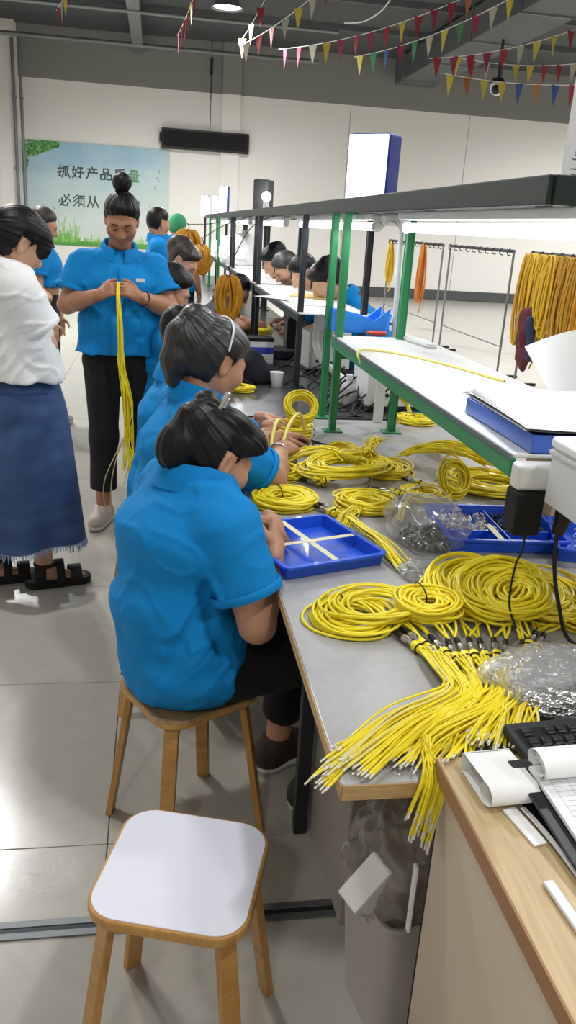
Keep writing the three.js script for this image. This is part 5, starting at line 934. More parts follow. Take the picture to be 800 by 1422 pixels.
// ------------------------------------------------------------------ trays, bags and small things on the table
function tray(label, x, z, ry, w, d, h, extra) {
  const t = thing('blue_tray', label, 'tray', [x, TY + 0.001, z], ry), th = 0.004, sl = 0.008;
  const wall = (L, rot, ox, oz) => { const g = bx(L, h, th, 0, h / 2, 0, 0.0015); g.rotateX(0.18); return g.rotateY(rot).translate(ox, 0, oz); };
  part(t, 'base', slab(w - 0.02, d - 0.02, 0.012, 0.004, 0.005, 0.001), M.blueTray);
  part(t, 'wall', [wall(w - 0.008, 0, 0, d / 2 - sl), wall(w - 0.008, Math.PI, 0, -d / 2 + sl), wall(d - 0.008, Math.PI / 2, w / 2 - sl, 0), wall(d - 0.008, -Math.PI / 2, -w / 2 + sl, 0)], M.blueTray);
  const s = roundedRect(w + 0.012, d + 0.012, 0.018), o = roundedRect(w - 0.006, d - 0.006, 0.012); s.holes.push(o);
  part(t, 'rim', new THREE.ExtrudeGeometry(s, { depth: 0.004, bevelEnabled: true, bevelThickness: 0.0015, bevelSize: 0.0015, bevelSegments: 2, curveSegments: 6 }).rotateX(-Math.PI / 2).translate(0, h - 0.002, 0), M.blueTray);
  extra?.(t); return t;
}
const tape = std(0xe9e4bd, 0.55);
tray('blue plastic tray crossed by two strips of pale tape in front of the nearest worker', 0.365, -1.83, 0.34, 0.265, 0.285, 0.03, (t) => {
  part(t, 'tape_strip', [bx(0.016, 0.0012, 0.27, 0.0, 0.031, 0, 0.0004), bx(0.016, 0.02, 0.0012, 0, 0.022, 0.138, 0.0004), bx(0.016, 0.02, 0.0012, 0, 0.022, -0.138, 0.0004)], tape); part(t, 'tape_strip', bx(0.25, 0.0012, 0.016, 0, 0.0322, 0.012, 0.0004), tape);
  const r = rng(8), g = []; for (let i = 0; i < 26; i++) { const x = 0.01 + (r() - 0.3) * 0.08, z = 0.07 + r() * 0.05; g.push(rod([x, 0.0065, z], [x + (r() - 0.5) * 0.03, 0.0065, z + (r() - 0.5) * 0.03], 0.001, 5)); }
  part(t, 'cut_scraps', g, std(0x7c6a4a, 0.6)).userData.kind = 'stuff';
});
function bits(n, f, seed, mats, T, name, s = 1) {      // heaps of tiny metal parts
  const r = rng(seed), shapes = [new THREE.CylinderGeometry(0.005, 0.005, 0.014, 6), new THREE.CylinderGeometry(0.0035, 0.0035, 0.022, 8), new THREE.TorusGeometry(0.006, 0.0022, 5, 10)];
  const lists = mats.map(() => []);
  for (let i = 0; i < n; i++) { const g = shapes[(r() * 3) | 0].clone().scale(s, s, s).rotateX(r() * 3).rotateZ(r() * 3); lists[(r() * mats.length) | 0].push(g.translate(...f(r))); }
  lists.forEach((l, i) => { if (l.length) part(T, name, merge(l), mats[i]).userData.kind = 'stuff'; });
}
tray('blue tray filled with small white and black connector parts under the shelf', 0.895, -1.945, -0.06, 0.31, 0.27, 0.034, (t) => {
  part(t, 'divider', [bx(0.004, 0.026, 0.25, 0.01, 0.015, 0, 0.001), bx(0.3, 0.026, 0.004, 0, 0.015, 0.045, 0.001)], M.blueTray); part(t, 'tape_strip', bx(0.016, 0.0012, 0.11, -0.02, 0.033, 0.07, 0.0004), tape);
  bits(150, (r) => [-0.14 + r() * 0.145, 0.008 + r() * 0.02, -0.12 + r() * 0.16], 3, [M.white, M.silver, M.whitePlastic], t, 'white_parts', 0.85); bits(120, (r) => [0.02 + r() * 0.12, 0.008 + r() * 0.018, -0.12 + r() * 0.14], 4, [M.black, M.darkSteel], t, 'black_parts', 0.85); bits(26, (r) => [0.02 + r() * 0.12, 0.007, 0.06 + r() * 0.06], 5, [M.whitePlastic], t, 'loose_parts', 0.7);
});
tray('blue tray with a few pale parts at the right edge, beside the power plug', 1.16, -1.83, -0.35, 0.27, 0.25, 0.034, (t) => { bits(60, (r) => [-0.11 + r() * 0.2, 0.008 + r() * 0.01, -0.1 + r() * 0.2], 6, [M.whitePlastic, M.silver], t, 'pale_parts', 0.8); });
{ const t = thing('parts_tray', 'small black tray of connector parts behind the yellow loops', 'tray', [0.53, TY + 0.001, -2.78], 0.6); part(t, 'base', slab(0.16, 0.11, 0.01, 0.006, 0.008, 0.001), M.black); part(t, 'rim', [bx(0.16, 0.018, 0.005, 0, 0.01, 0.052), bx(0.16, 0.018, 0.005, 0, 0.01, -0.052), bx(0.005, 0.018, 0.1, 0.078, 0.01, 0), bx(0.005, 0.018, 0.1, -0.078, 0.01, 0)], M.black); bits(60, (r) => [(r() - 0.5) * 0.13, 0.012 + r() * 0.008, (r() - 0.5) * 0.08], 12, [M.silver, M.whitePlastic, M.black], t, 'connector_parts', 0.9); }
// crumpled clear plastic bags
function bagGeo(a, b, c, seed, amp, flat = 0.0, open = 0) {
  const g = new THREE.SphereGeometry(1, 72, 48), p = g.attributes.position;
  for (let i = 0; i < p.count; i++) { let x = p.getX(i), y = p.getY(i), z = p.getZ(i); const n = (1 - 2.2 * Math.abs(N3(x * 2.6 + seed, y * 2.6, z * 2.6))) * 0.6 + (1 - 2 * Math.abs(N3(x * 6 + seed, y * 6, z * 6 + 4))) * 0.28 + N3(x * 14, y * 14 + seed, z * 14) * 0.14, k = 1 + amp * n; const sq = 1 / Math.max(Math.abs(x), Math.abs(z), 0.75) ** 0.6; x *= k * a * sq; z *= k * c * sq; y = y * k * b; if (y < -b * flat) y = -b * flat + (y + b * flat) * 0.08; p.setXYZ(i, x, y, z); }
  g.computeVertexNormals(); return g;
}
{
  const t = thing('clear_bag', 'open clear plastic bag of metal fittings in the middle of the table', 'bag', [0.69, TY + 0.05, -1.905], 0.2);
  part(t, 'film', bagGeo(0.082, 0.062, 0.105, 3, 0.16, 0.75), M.film); part(t, 'bag_mouth', tube([[-0.075, 0.035, -0.02], [-0.03, 0.075, -0.05], [0.05, 0.08, -0.05], [0.085, 0.04, -0.01]], 0.0016, 20, 5), M.whitePlastic);
  bits(230, (r) => { const a = r() * 6.3, q = Math.sqrt(r()); return [Math.cos(a) * q * 0.062, -0.04 + r() * r() * 0.06 * (1.1 - q), Math.sin(a) * q * 0.075 + 0.012]; }, 14, [M.silver, M.steel, M.darkSteel], t, 'metal_fittings', 1.0);
  const u = thing('clear_bag', 'small crumpled clear bag just in front of the bag of fittings', 'bag', [0.63, TY + 0.016, -1.66], 0.5); part(u, 'film', bagGeo(0.05, 0.02, 0.055, 8, 0.4, 0.7), M.film); bits(36, (r) => [(r() - 0.5) * 0.06, -0.008 + r() * 0.01, (r() - 0.5) * 0.06], 15, [M.silver, M.whitePlastic], u, 'metal_fittings', 0.8);
  const v = thing('clear_bag', 'large crinkled clear plastic bag between the yellow tails and the keyboard', 'bag', [0.665, TY + 0.04, -1.15], 0.32);
  part(v, 'film', bagGeo(0.1, 0.042, 0.058, 17, 0.3, 0.8), M.film); part(v, 'inner_film', bagGeo(0.085, 0.03, 0.048, 23, 0.45, 0.8), M.film); part(v, 'silver_contents', bagGeo(0.07, 0.018, 0.038, 29, 0.5, 0.6).translate(0.0, -0.014, 0.0), std(0xb5b6b6, 0.35, { metalness: 0.6 })); part(v, 'black_contents', bagGeo(0.04, 0.014, 0.02, 29, 0.3, 0.6).translate(0.05, -0.018, 0.05), M.black);
  const w = thing('foil_piece', 'crumpled silver foil piece lying behind the keyboard', 'foil', [0.645, TY + 0.046, -1.07], 0.1); part(w, 'foil', bagGeo(0.04, 0.014, 0.024, 33, 0.5, 0.6), M.silver);
  solo('plastic_film', 'flat clear film with glints lying on the floor left of the white stool', 'plastic film', grid((a, b) => { const x = (a - 0.5) * 0.17, z = (b - 0.5) * 0.15; return [x, 0.004 + 0.012 * Math.max(0, N3(a * 4, b * 4, 2)) + 0.006 * Math.abs(N3(a * 13, b * 13, 5)) + 0.004 * Math.abs(N3(a * 31, b * 31, 7)), z]; }, 60, 60), M.filmClear, [-0.255, 0.0, -1.615], 0.3);
  solo('plastic_scrap', 'tiny shiny plastic scrap on the floor behind the white stool', 'plastic scrap', bagGeo(0.014, 0.006, 0.012, 4, 0.4, 0.5), M.film, [0.06, 0.004, -1.855]);
  solo('foil_sheet', 'crinkled clear film sheet covering the front corner of the table', 'plastic film', grid((a, b) => { const x = (a - 0.5) * 0.15, z = (b - 0.5) * 0.085; return [x, 0.003 + 0.006 * Math.abs(N3(a * 3, b * 3, 2)) + 0.003 * Math.abs(N3(a * 9, b * 9, 5)), z]; }, 50, 30), M.filmClear, [0.35, TY + 0.001, -1.0], 0.15);
}
// ------------------------------------------------------------------ desk at lower right: keyboard, papers
const DT = 0.785;
{
  const k = thing('keyboard', 'black computer keyboard at the right edge of the desk', 'keyboard', [0.75, DT + 0.002, -0.93], 0.075); k.rotation.x = 0.05;
  part(k, 'case', bx(0.45, 0.018, 0.15, 0, 0.012, -0.0075, 0.006, 2), std(0x1b1d21, 0.55)); part(k, 'key_bed', bx(0.428, 0.002, 0.128, 0, 0.0215, 0.0, 0.001), M.matBlack);
  const km = std(0x17191c, 0.42), key = (w) => { const g = bx(w - 0.0035, 0.007, 0.0155, 0, 0, 0, 0.0025, 2); const p = g.attributes.position; for (let i = 0; i < p.count; i++) if (p.getY(i) > 0) { p.setX(i, p.getX(i) * 0.86); p.setZ(i, p.getZ(i) * 0.86 - 0.0008); } g.computeVertexNormals(); return g; };
  const U = 0.019, kg = {}; const put = (w, x, row) => { const q = (kg[w] ??= key(w * U)); const m = part(k, 'key', q, km); m.position.set(-0.212 + (x + w / 2) * U, 0.0255, -0.052 + row * U * 0.98 + (row ? 0.006 : 0)); };
  const rows = [[1, -1, 1, 1, 1, 1, -0.5, 1, 1, 1, 1, -0.5, 1, 1, 1, 1], [1, 1, 1, 1, 1, 1, 1, 1, 1, 1, 1, 1, 1, 2], [1.5, 1, 1, 1, 1, 1, 1, 1, 1, 1, 1, 1, 1, 1.5], [1.75, 1, 1, 1, 1, 1, 1, 1, 1, 1, 1, 1, 2.25], [2.25, 1, 1, 1, 1, 1, 1, 1, 1, 1, 1, 2.75], [1.25, 1.25, 1.25, 6.25, 1.25, 1.25, 1.25, 1.25]];
  rows.forEach((R, j) => { let x = 0; for (const w of R) { if (w > 0) put(w, x, j); x += Math.abs(w); } for (const w of [15.3, 16.3, 17.3]) if (j < 3 || j === 5) put(1, w, j); for (const w of [18.6, 19.6, 20.6, 21.6]) if (j > 0) put(1, w, j); });
  // monitor foot and other black thing behind
  const m = thing('device_base', 'flat black device base lying behind the keyboard at the right edge', 'device base', [0.86, TY, -1.12], 0.1); part(m, 'base', slab(0.24, 0.17, 0.03, 0.016, 0.017, 0.003), M.black); part(m, 'top_plate', slab(0.16, 0.1, 0.02, 0.02, 0.036, 0.003), M.matBlack);
}
{
  const linesTex = canvasTex(512, 704, (c, w, h) => {
    c.fillStyle = '#f2f3f4'; c.fillRect(0, 0, w, h); c.strokeStyle = '#8f98a8'; c.lineWidth = 1.4; const r = rng(3);
    for (let y = 60; y < h - 30; y += 21) { c.beginPath(); c.moveTo(36, y); c.lineTo(w - 20, y); c.stroke(); }
    for (const x of [36, 96, 210, 300, 400, w - 20]) { c.beginPath(); c.moveTo(x, 60); c.lineTo(x, h - 44); c.stroke(); }
    c.strokeStyle = '#6d7484'; c.lineWidth = 1.3; for (let y = 72; y < h - 40; y += 21) for (const x of [104, 220, 310, 410]) if (r() < 0.45) { c.beginPath(); c.moveTo(x, y); for (let i = 0; i < 9; i++) c.lineTo(x + i * (4 + r() * 4), y + (r() - 0.5) * 9); c.stroke(); }
  });
  const cb = thing('clipboard', 'black clipboard under a ruled form pad on the desk', 'clipboard', [0.61, DT + 0.018, -0.742], 0.055); cb.rotation.x = 0.09;
  part(cb, 'board', bx(0.235, 0.004, 0.32, 0, 0, 0, 0.0018), std(0x15161a, 0.45));
  const np = thing('form_pad', 'pad of ruled forms with its top pages rolled over, on the clipboard', 'notepad', [0.617, DT + 0.0215, -0.735], 0.055); np.rotation.x = 0.09;
  part(np, 'pages', bx(0.208, 0.006, 0.29, 0, 0.002, 0, 0.001), M.paper);
  part(np, 'ruled_sheet', new THREE.PlaneGeometry(0.208, 0.288).rotateX(-Math.PI / 2).translate(0, 0.0056, 0), std(0xffffff, 0.85, { map: linesTex }));
  const roll = (R, w, z, y) => grid((u, v) => { const a = lerp(-1.0 * Math.PI, 0.75 * Math.PI, v) + Math.PI; return [(u - 0.5) * w, y + R - Math.cos(a) * R * 0.8, z + Math.sin(a) * R * 1.25]; }, 8, 36);
  part(np, 'rolled_pages', [roll(0.02, 0.21, -0.128, 0.004), roll(0.0165, 0.209, -0.127, 0.006), roll(0.013, 0.208, -0.126, 0.008)], M.paper);
  const pr = thing('folded_paper', 'white folded paper roll lying left of the clipboard', 'paper', [0.468, DT + 0.001, -0.868], 0.06);
  part(pr, 'sheet', [grid((u, v) => { const a = v * 2.6 * Math.PI, R = 0.019 - 0.0022 * v; return [(u - 0.5) * 0.07 + 0.0, R + 0.0005 - Math.cos(a) * R * 0.82, 0.022 + Math.sin(a) * R]; }, 6, 50), grid((u, v) => [(u - 0.5) * 0.07, 0.033 - 0.004 * v, 0.022 - 0.075 * v], 6, 6), grid((u, v) => [(u - 0.5) * 0.07, 0.03 - 0.03 * v * v, -0.053 - 0.006 * Math.sin(v * 3)], 6, 8), grid((u, v) => [(u - 0.5) * 0.07, 0.001, 0.022 - 0.075 * v], 4, 4)], M.paper);
  solo('paper_strip', 'narrow white paper strip sticking out below the folded paper roll', 'paper', merge([bx(0.02, 0.003, 0.07, 0, 0.0015, 0, 0.0005), grid((u, v) => [(u - 0.5) * 0.008 + 0.018 - 0.01 * v, 0.004 + 0.004 * Math.sin(v * 3), -0.03 + 0.13 * v], 3, 12)]), M.paper, [0.472, DT + 0.0005, -0.80], 0.2);
  solo('white_bar', 'white plastic bar poking out from under the clipboard edge', 'bar', bx(0.014, 0.006, 0.16, 0, 0.003, 0, 0.002), M.whitePlastic, [0.465, DT + 0.0005, -0.625], 0.08);
  solo('black_folder', 'black folder lying beneath the clipboard', 'folder', bx(0.2, 0.002, 0.27, 0, 0.001, 0, 0.0008), M.matBlack, [0.595, DT + 0.0003, -0.775], 0.1);
}
// ------------------------------------------------------------------ on the white shelf and at its end
{
  const b = thing('blue_bin', 'bright blue plastic parts bin at the far end of the white shelf', 'bin', [0.80, 1.12, -3.3], 0.02);
  const side = new THREE.Shape([[0, 0], [0.2, 0], [0.22, 0.1], [0.15, 0.045], [0.13, 0.06], [-0.01, 0.085]].map((p) => new THREE.Vector2(...p)));
  const wallG = (z) => new THREE.ExtrudeGeometry(side, { depth: 0.004, bevelEnabled: true, bevelSize: 0.001, bevelThickness: 0.001, bevelSegments: 1 }).translate(-0.1, 0, z);
  part(b, 'side_wall', wallG(0.06), M.blueBin); part(b, 'side_wall', wallG(-0.064), M.blueBin); part(b, 'end_wall', bx(0.004, 0.088, 0.13, -0.105, 0.044, 0, 0.001).rotateZ(0.0), M.blueBin); part(b, 'end_wall', bx(0.004, 0.09, 0.13, 0.11, 0.05, 0, 0.001).rotateZ(-0.15), M.blueBin); part(b, 'base', bx(0.2, 0.004, 0.13, 0, 0.002, 0, 0.001), M.blueBin);
  const p = thing('red_tape_roll', 'small red and white tape roll lying in front of the blue bin', 'tape roll', [0.86, 1.1195, -3.2]); part(p, 'tape', new THREE.TorusGeometry(0.034, 0.008, 10, 32).rotateX(Math.PI / 2).scale(1, 0.9, 0.6).translate(0, 0.007, 0), std(0xd0463f, 0.5)); part(p, 'core', cyl(0.03, 0.03, 0.008, 0, 0.005, 0, 24).scale(1, 1, 0.6), M.white);
  solo('white_block', 'flat white block on the back edge of the white shelf', 'block', bx(0.045, 0.016, 0.3, 0, 0.008, 0, 0.005), M.white, [0.965, 1.119, -3.02], 0.12);
  const y = thing('single_cable', 'single yellow cable lying across the white shelf and curling over its edge', 'cable'); part(y, 'cable', tube([[0.665, 1.098, -2.66], [0.66, 1.118, -2.68], [0.68, 1.126, -2.71], [0.76, 1.122, -2.72], [0.88, 1.122, -2.52], [0.98, 1.122, -2.2]], 0.0045, 40, 8), M.yellowPale); part(y, 'tip', rod([0.665, 1.098, -2.66], [0.667, 1.086, -2.655], 0.005, 8), M.tip);
  solo('pen', 'thin dark pin lying on the white shelf', 'pin', rod([0, 0.0025, 0], [0.05, 0.0025, -0.012], 0.002, 6), M.darkSteel, [0.79, 1.119, -2.02]);
  // stack of papers over a blue letter tray
  const lt = thing('letter_tray', 'blue letter tray under the paper stack on the white shelf', 'tray', [0.855, 1.12, -1.595], 0.0);
  part(lt, 'base', bx(0.3, 0.005, 0.36, 0, 0.0035, 0, 0.002), M.blueTray); part(lt, 'wall', [bx(0.005, 0.036, 0.36, -0.148, 0.019, 0, 0.002), bx(0.005, 0.036, 0.36, 0.148, 0.019, 0, 0.002), bx(0.3, 0.036, 0.005, 0, 0.019, -0.178, 0.002), bx(0.3, 0.036, 0.005, 0, 0.019, 0.178, 0.002)], phys(0x4d74d6, 0.35, { transmission: 0.2, thickness: 0 }));
  const sheet = (k, dx, lift) => grid((u, v) => [(u - 0.5) * 0.3 + dx, lift + k * 0.0009 + 0.006 * Math.pow(Math.max(0, 0.35 - u), 2) * 4 + 0.005 * Math.sin(v * 2 + k * 0.2), (v - 0.5) * 0.4], 12, 10);
  const ps = thing('paper_stack', 'stack of white papers bulging over the blue letter tray', 'paper stack', [0.852, 1.162, -1.602], -0.07); part(ps, 'sheet', [0, 1, 2, 3, 4, 5].map((k) => sheet(k * 2.0, 0.003 * k, 0)), M.paper); part(ps, 'grey_cover', sheet(-4, -0.004, 0), std(0x8e9396, 0.8, { side: THREE.DoubleSide })); part(ps, 'manila_sheet', grid((u, v) => [(u - 0.5) * 0.2 + 0.1, 0.004, 0.16 + (v - 0.5) * 0.1], 4, 4), std(0xc9b28a, 0.85, { side: THREE.DoubleSide }));
  solo('curled_sheet', 'large white sheet curling upright at the right edge above the paper stack', 'paper', grid((u, v) => [u * 0.26 - 0.02 * v, v * 0.14 - 0.045 * (1 - u) * v + 0.02 * v * Math.sin(u * 3), -0.08 * v + 0.06 * u * v], 14, 14), M.paper, [0.90, 1.174, -1.765], 0.35);
  // clear lidded box overhanging the shelf end
  const cb = thing('clear_box', 'translucent white storage box with a lid at the near end of the shelf', 'storage box', [0.87, 1.0465, -1.235], 0.0), W = 0.31, D = 0.23, H = 0.108;
  part(cb, 'box_body', [bx(W, 0.003, D, 0, 0.0015, 0, 0.001), bx(W, H, 0.003, 0, H / 2, D / 2, 0.001), bx(W, H, 0.003, 0, H / 2, -D / 2, 0.001), bx(0.003, H, D, W / 2, H / 2, 0, 0.001), bx(0.003, H, D, -W / 2, H / 2, 0, 0.001)], M.cloudy); part(cb, 'lid', slab(W + 0.02, D + 0.02, 0.025, 0.016, H + 0.016, 0.004), phys(0xf4f5f5, 0.45, { transmission: 0.25, thickness: 0 })); part(cb, 'rim', [bx(W + 0.012, 0.01, 0.008, 0, H - 0.012, D / 2 + 0.002), bx(W + 0.012, 0.01, 0.008, 0, H - 0.012, -D / 2 - 0.002), bx(0.008, 0.01, D + 0.012, W / 2 + 0.002, H - 0.012, 0), bx(0.008, 0.01, D + 0.012, -W / 2 - 0.002, H - 0.012, 0)], M.cloudy);
  bits(60, (r) => [(r() - 0.5) * 0.26, 0.012 + r() * 0.02, (r() - 0.5) * 0.2], 44, [M.silver, M.whitePlastic, M.darkSteel], cb, 'metal_parts', 1.2);
  const ca = thing('carton', 'plain beige cardboard carton under the shelf behind the right blue tray', 'carton', [1.3, TY + 0.001, -2.18], -0.1); part(ca, 'box_body', bx(0.34, 0.24, 0.26, 0, 0.12, 0, 0.003), std(0xc8ab92, 0.85)); part(ca, 'flap', [bx(0.34, 0.003, 0.128, 0, 0.242, 0.066, 0.001), bx(0.34, 0.003, 0.128, 0, 0.242, -0.066, 0.001)], std(0xc8ab92, 0.85)); part(ca, 'tape', bx(0.34, 0.0008, 0.05, 0, 0.2442, 0, 0.0003), std(0xa98558, 0.4));
  // power strip with its two plugs
  const st = thing('power_strip', 'white power strip fixed to the near end of the white shelf', 'power strip', [0.79, 1.084, -1.391]); part(st, 'housing', bx(0.25, 0.052, 0.04, 0, 0, 0, 0.01, 2), M.whitePlastic); for (const x of [-0.075, -0.015, 0.045, 0.1]) part(st, 'socket', cyl(0.017, 0.017, 0.002, x, 0, 0, 20).rotateX(Math.PI / 2).translate(0, 0, 0.02), M.whitePlastic);
  const ad = thing('power_adapter', 'black rectangular power adapter hanging from the white power strip', 'adapter', [0.695, 1.014, -1.391]); part(ad, 'body', bx(0.056, 0.086, 0.056, 0, 0, 0, 0.006, 2), M.matBlack); part(ad, 'prong', bx(0.02, 0.012, 0.006, 0, 0.045, 0, 0.001), M.steel); part(ad, 'cord_boot', cyl(0.004, 0.006, 0.014, 0.012, -0.049, 0.0, 10), M.black);
  part(ad, 'cord', tube([[0.012, -0.05, 0], [0.012, -0.08, 0.002], [0.004, -0.11, 0.0], [0.0, -0.2, 0.01], [0.02, -0.257, 0.04]], 0.0024, 30, 6), M.rubber);
  const pg = thing('power_plug', 'black angled power plug with a thick cord, right of the adapter', 'plug', [0.772, 1.018, -1.372]); part(pg, 'body', [new THREE.SphereGeometry(0.024, 20, 14).scale(1, 1, 0.85).translate(0.005, 0.006, 0), rod([0.0, 0.0, 0.0], [-0.012, -0.045, 0.006], 0.019, 14, 0.0115)], std(0x1b1512, 0.5)); part(pg, 'prong', bx(0.006, 0.004, 0.03, 0.004, 0.03, -0.02, 0.001), M.steel); part(pg, 'cord', tube([[-0.012, -0.045, 0.006], [-0.012, -0.08, 0.01], [-0.004, -0.13, 0.012], [0.004, -0.18, 0.03], [0.03, -0.25, 0.05], [0.08, -0.261, 0.08]], 0.0042, 40, 8), M.rubber);
  const ap = thing('power_adapter', 'second black adapter at the very right edge of the power strip', 'adapter', [0.86, 1.02, -1.391]); part(ap, 'body', bx(0.05, 0.07, 0.05, 0, 0, 0, 0.006, 2), M.matBlack); part(ap, 'cord_boot', cyl(0.004, 0.006, 0.014, 0, -0.04, 0, 10), M.black);
}
// sign sheet at the upper right edge
{
  const tx = canvasTex(128, 512, (c, w, h) => { c.fillStyle = '#e8e8e6'; c.fillRect(0, 0, w, h); c.fillStyle = '#2b6aa8'; c.fillRect(14, 60, 100, 70); c.strokeStyle = '#3d4a55'; c.lineWidth = 6; const r = rng(2); for (let i = 0; i < 9; i++) { const y = 150 + i * 38; for (let k = 0; k < 4; k++) { c.beginPath(); c.moveTo(16 + r() * 20, y + r() * 26); c.lineTo(50 + r() * 50, y + r() * 26); c.stroke(); } } });
  const s = thing('notice_board', 'narrow upright white notice with a blue mark at the upper right edge', 'notice', [0.985, 1.626, -1.9], -0.2); part(s, 'sheet', bx(0.14, 0.22, 0.004, 0, 0.115, 0, 0.001), std(0xffffff, 0.7, { map: tx })); part(s, 'stand', bx(0.12, 0.02, 0.05, 0, 0.0, 0, 0.004), M.pipe);
}
// ------------------------------------------------------------------ under the table
{
  const b = thing('waste_bin', 'tall cloudy plastic bin under the front of the table', 'bin', [0.468, 0, -1.2], 0.2);
  const sec2 = (y, w, d) => [y, w, d], lv = [sec2(0.003, 0.12, 0.17), sec2(0.30, 0.16, 0.22), sec2(0.315, 0.172, 0.232), sec2(0.322, 0.172, 0.232), sec2(0.32, 0.156, 0.216), sec2(0.3, 0.154, 0.214), sec2(0.008, 0.114, 0.164), sec2(0.008, 0.001, 0.001)];
  part(b, 'box_body', [grid((u, v) => { const k = v * (lv.length - 1), i = Math.min(lv.length - 2, k | 0), t = k - i, y = lerp(lv[i][0], lv[i + 1][0], t), w = lerp(lv[i][1], lv[i + 1][1], t) / 2, d = lerp(lv[i][2], lv[i + 1][2], t) / 2, a = u * 2 * Math.PI, c = Math.cos(a), s = Math.sin(a), e = 0.35; return [Math.sign(c) * Math.abs(c) ** e * w, y, Math.sign(s) * Math.abs(s) ** e * d]; }, 64, 42, true), slab(0.11, 0.16, 0.02, 0.004, 0.006, 0.001)], phys(0xcfc8bf, 0.55, { transmission: 0.3, thickness: 0, side: THREE.DoubleSide }));
  const w = thing('white_carton', 'small white carton in a plastic bag sticking out of the bin', 'carton', [0.44, 0.33, -1.18], 0.5); w.rotation.z = 0.75; w.rotation.x = 0.3; part(w, 'box_body', bx(0.1, 0.17, 0.05, 0, 0.03, 0, 0.002), M.paper); part(w, 'tuck_flap', bx(0.094, 0.002, 0.048, 0, 0.116, 0, 0.0005), M.paper);
  const g = thing('clear_bag', 'cloudy plastic bag draped over the bin under the table', 'bag', [0.475, 0.36, -1.2], 0.3); part(g, 'film', bagGeo(0.085, 0.11, 0.085, 41, 0.35, 0.8), phys(0xe8e0d8, 0.35, { transmission: 0.85, thickness: 0, side: THREE.DoubleSide }));
  const c = thing('storage_crate', 'larger cloudy plastic crate behind the bin under the table', 'crate', [0.56, 0, -1.58], 0.05); part(c, 'box_body', [bx(0.3, 0.004, 0.34, 0, 0.002, 0, 0.001), bx(0.3, 0.4, 0.004, 0, 0.2, 0.17, 0.001), bx(0.3, 0.4, 0.004, 0, 0.2, -0.17, 0.001), bx(0.004, 0.4, 0.34, 0.15, 0.2, 0, 0.001), bx(0.004, 0.4, 0.34, -0.15, 0.2, 0, 0.001)], phys(0xb8b0a6, 0.5, { transmission: 0.3, thickness: 0 })); part(c, 'rim', [bx(0.32, 0.016, 0.014, 0, 0.4, 0.172), bx(0.32, 0.016, 0.014, 0, 0.4, -0.172), bx(0.014, 0.016, 0.34, 0.152, 0.4, 0), bx(0.014, 0.016, 0.34, -0.152, 0.4, 0)], M.whitePlastic);
  const h = thing('dark_drawer', 'dark red-brown drawer box hung under the table top', 'drawer', [0.54, 0.66, -1.04], 0); part(h, 'box_body', bx(0.2, 0.05, 0.1, 0, 0, 0, 0.004), std(0x3a1714, 0.6)); part(h, 'handle', bx(0.05, 0.008, 0.008, 0, 0, 0.053, 0.002), M.black);
  solo('white_strip', 'short white edge strip on the dark side of the desk panel', 'strip', bx(0.006, 0.13, 0.012, 0, 0, 0, 0.002), M.whitePlastic, [0.398, 0.52, -0.957]);
}
// ------------------------------------------------------------------ equipment and clutter below and beyond the shelf
function testCase(label, x, z, ry, w, h, d) { const t = thing('equipment_case', label, 'equipment', [x, TY, z], ry); part(t, 'case', bx(w, h - 0.02, d, 0, h / 2 + 0.012, 0, 0.005), M.white); part(t, 'base', bx(w * 1.04, 0.018, d * 1.03, 0, 0.011, 0, 0.004), M.black); part(t, 'panel', bx(w * 0.5, h * 0.3, 0.003, w * 0.1, h * 0.62, d / 2 + 0.001, 0.001), M.whitePlastic); part(t, 'knob', [0, 1].map((i) => cyl(0.008, 0.008, 0.012, -w * 0.3 + i * 0.03, 0, 0, 12).rotateX(Math.PI / 2).translate(0, h * 0.3, d / 2 + 0.006)), M.black); return t; }
testCase('white equipment case with black base standing just past the shelf', 0.93, -4.55, 0.1, 0.24, 0.22, 0.2);
testCase('tall white equipment case under the shelf behind the rear green post', 1.06, -3.6, 0.05, 0.3, 0.25, 0.24);
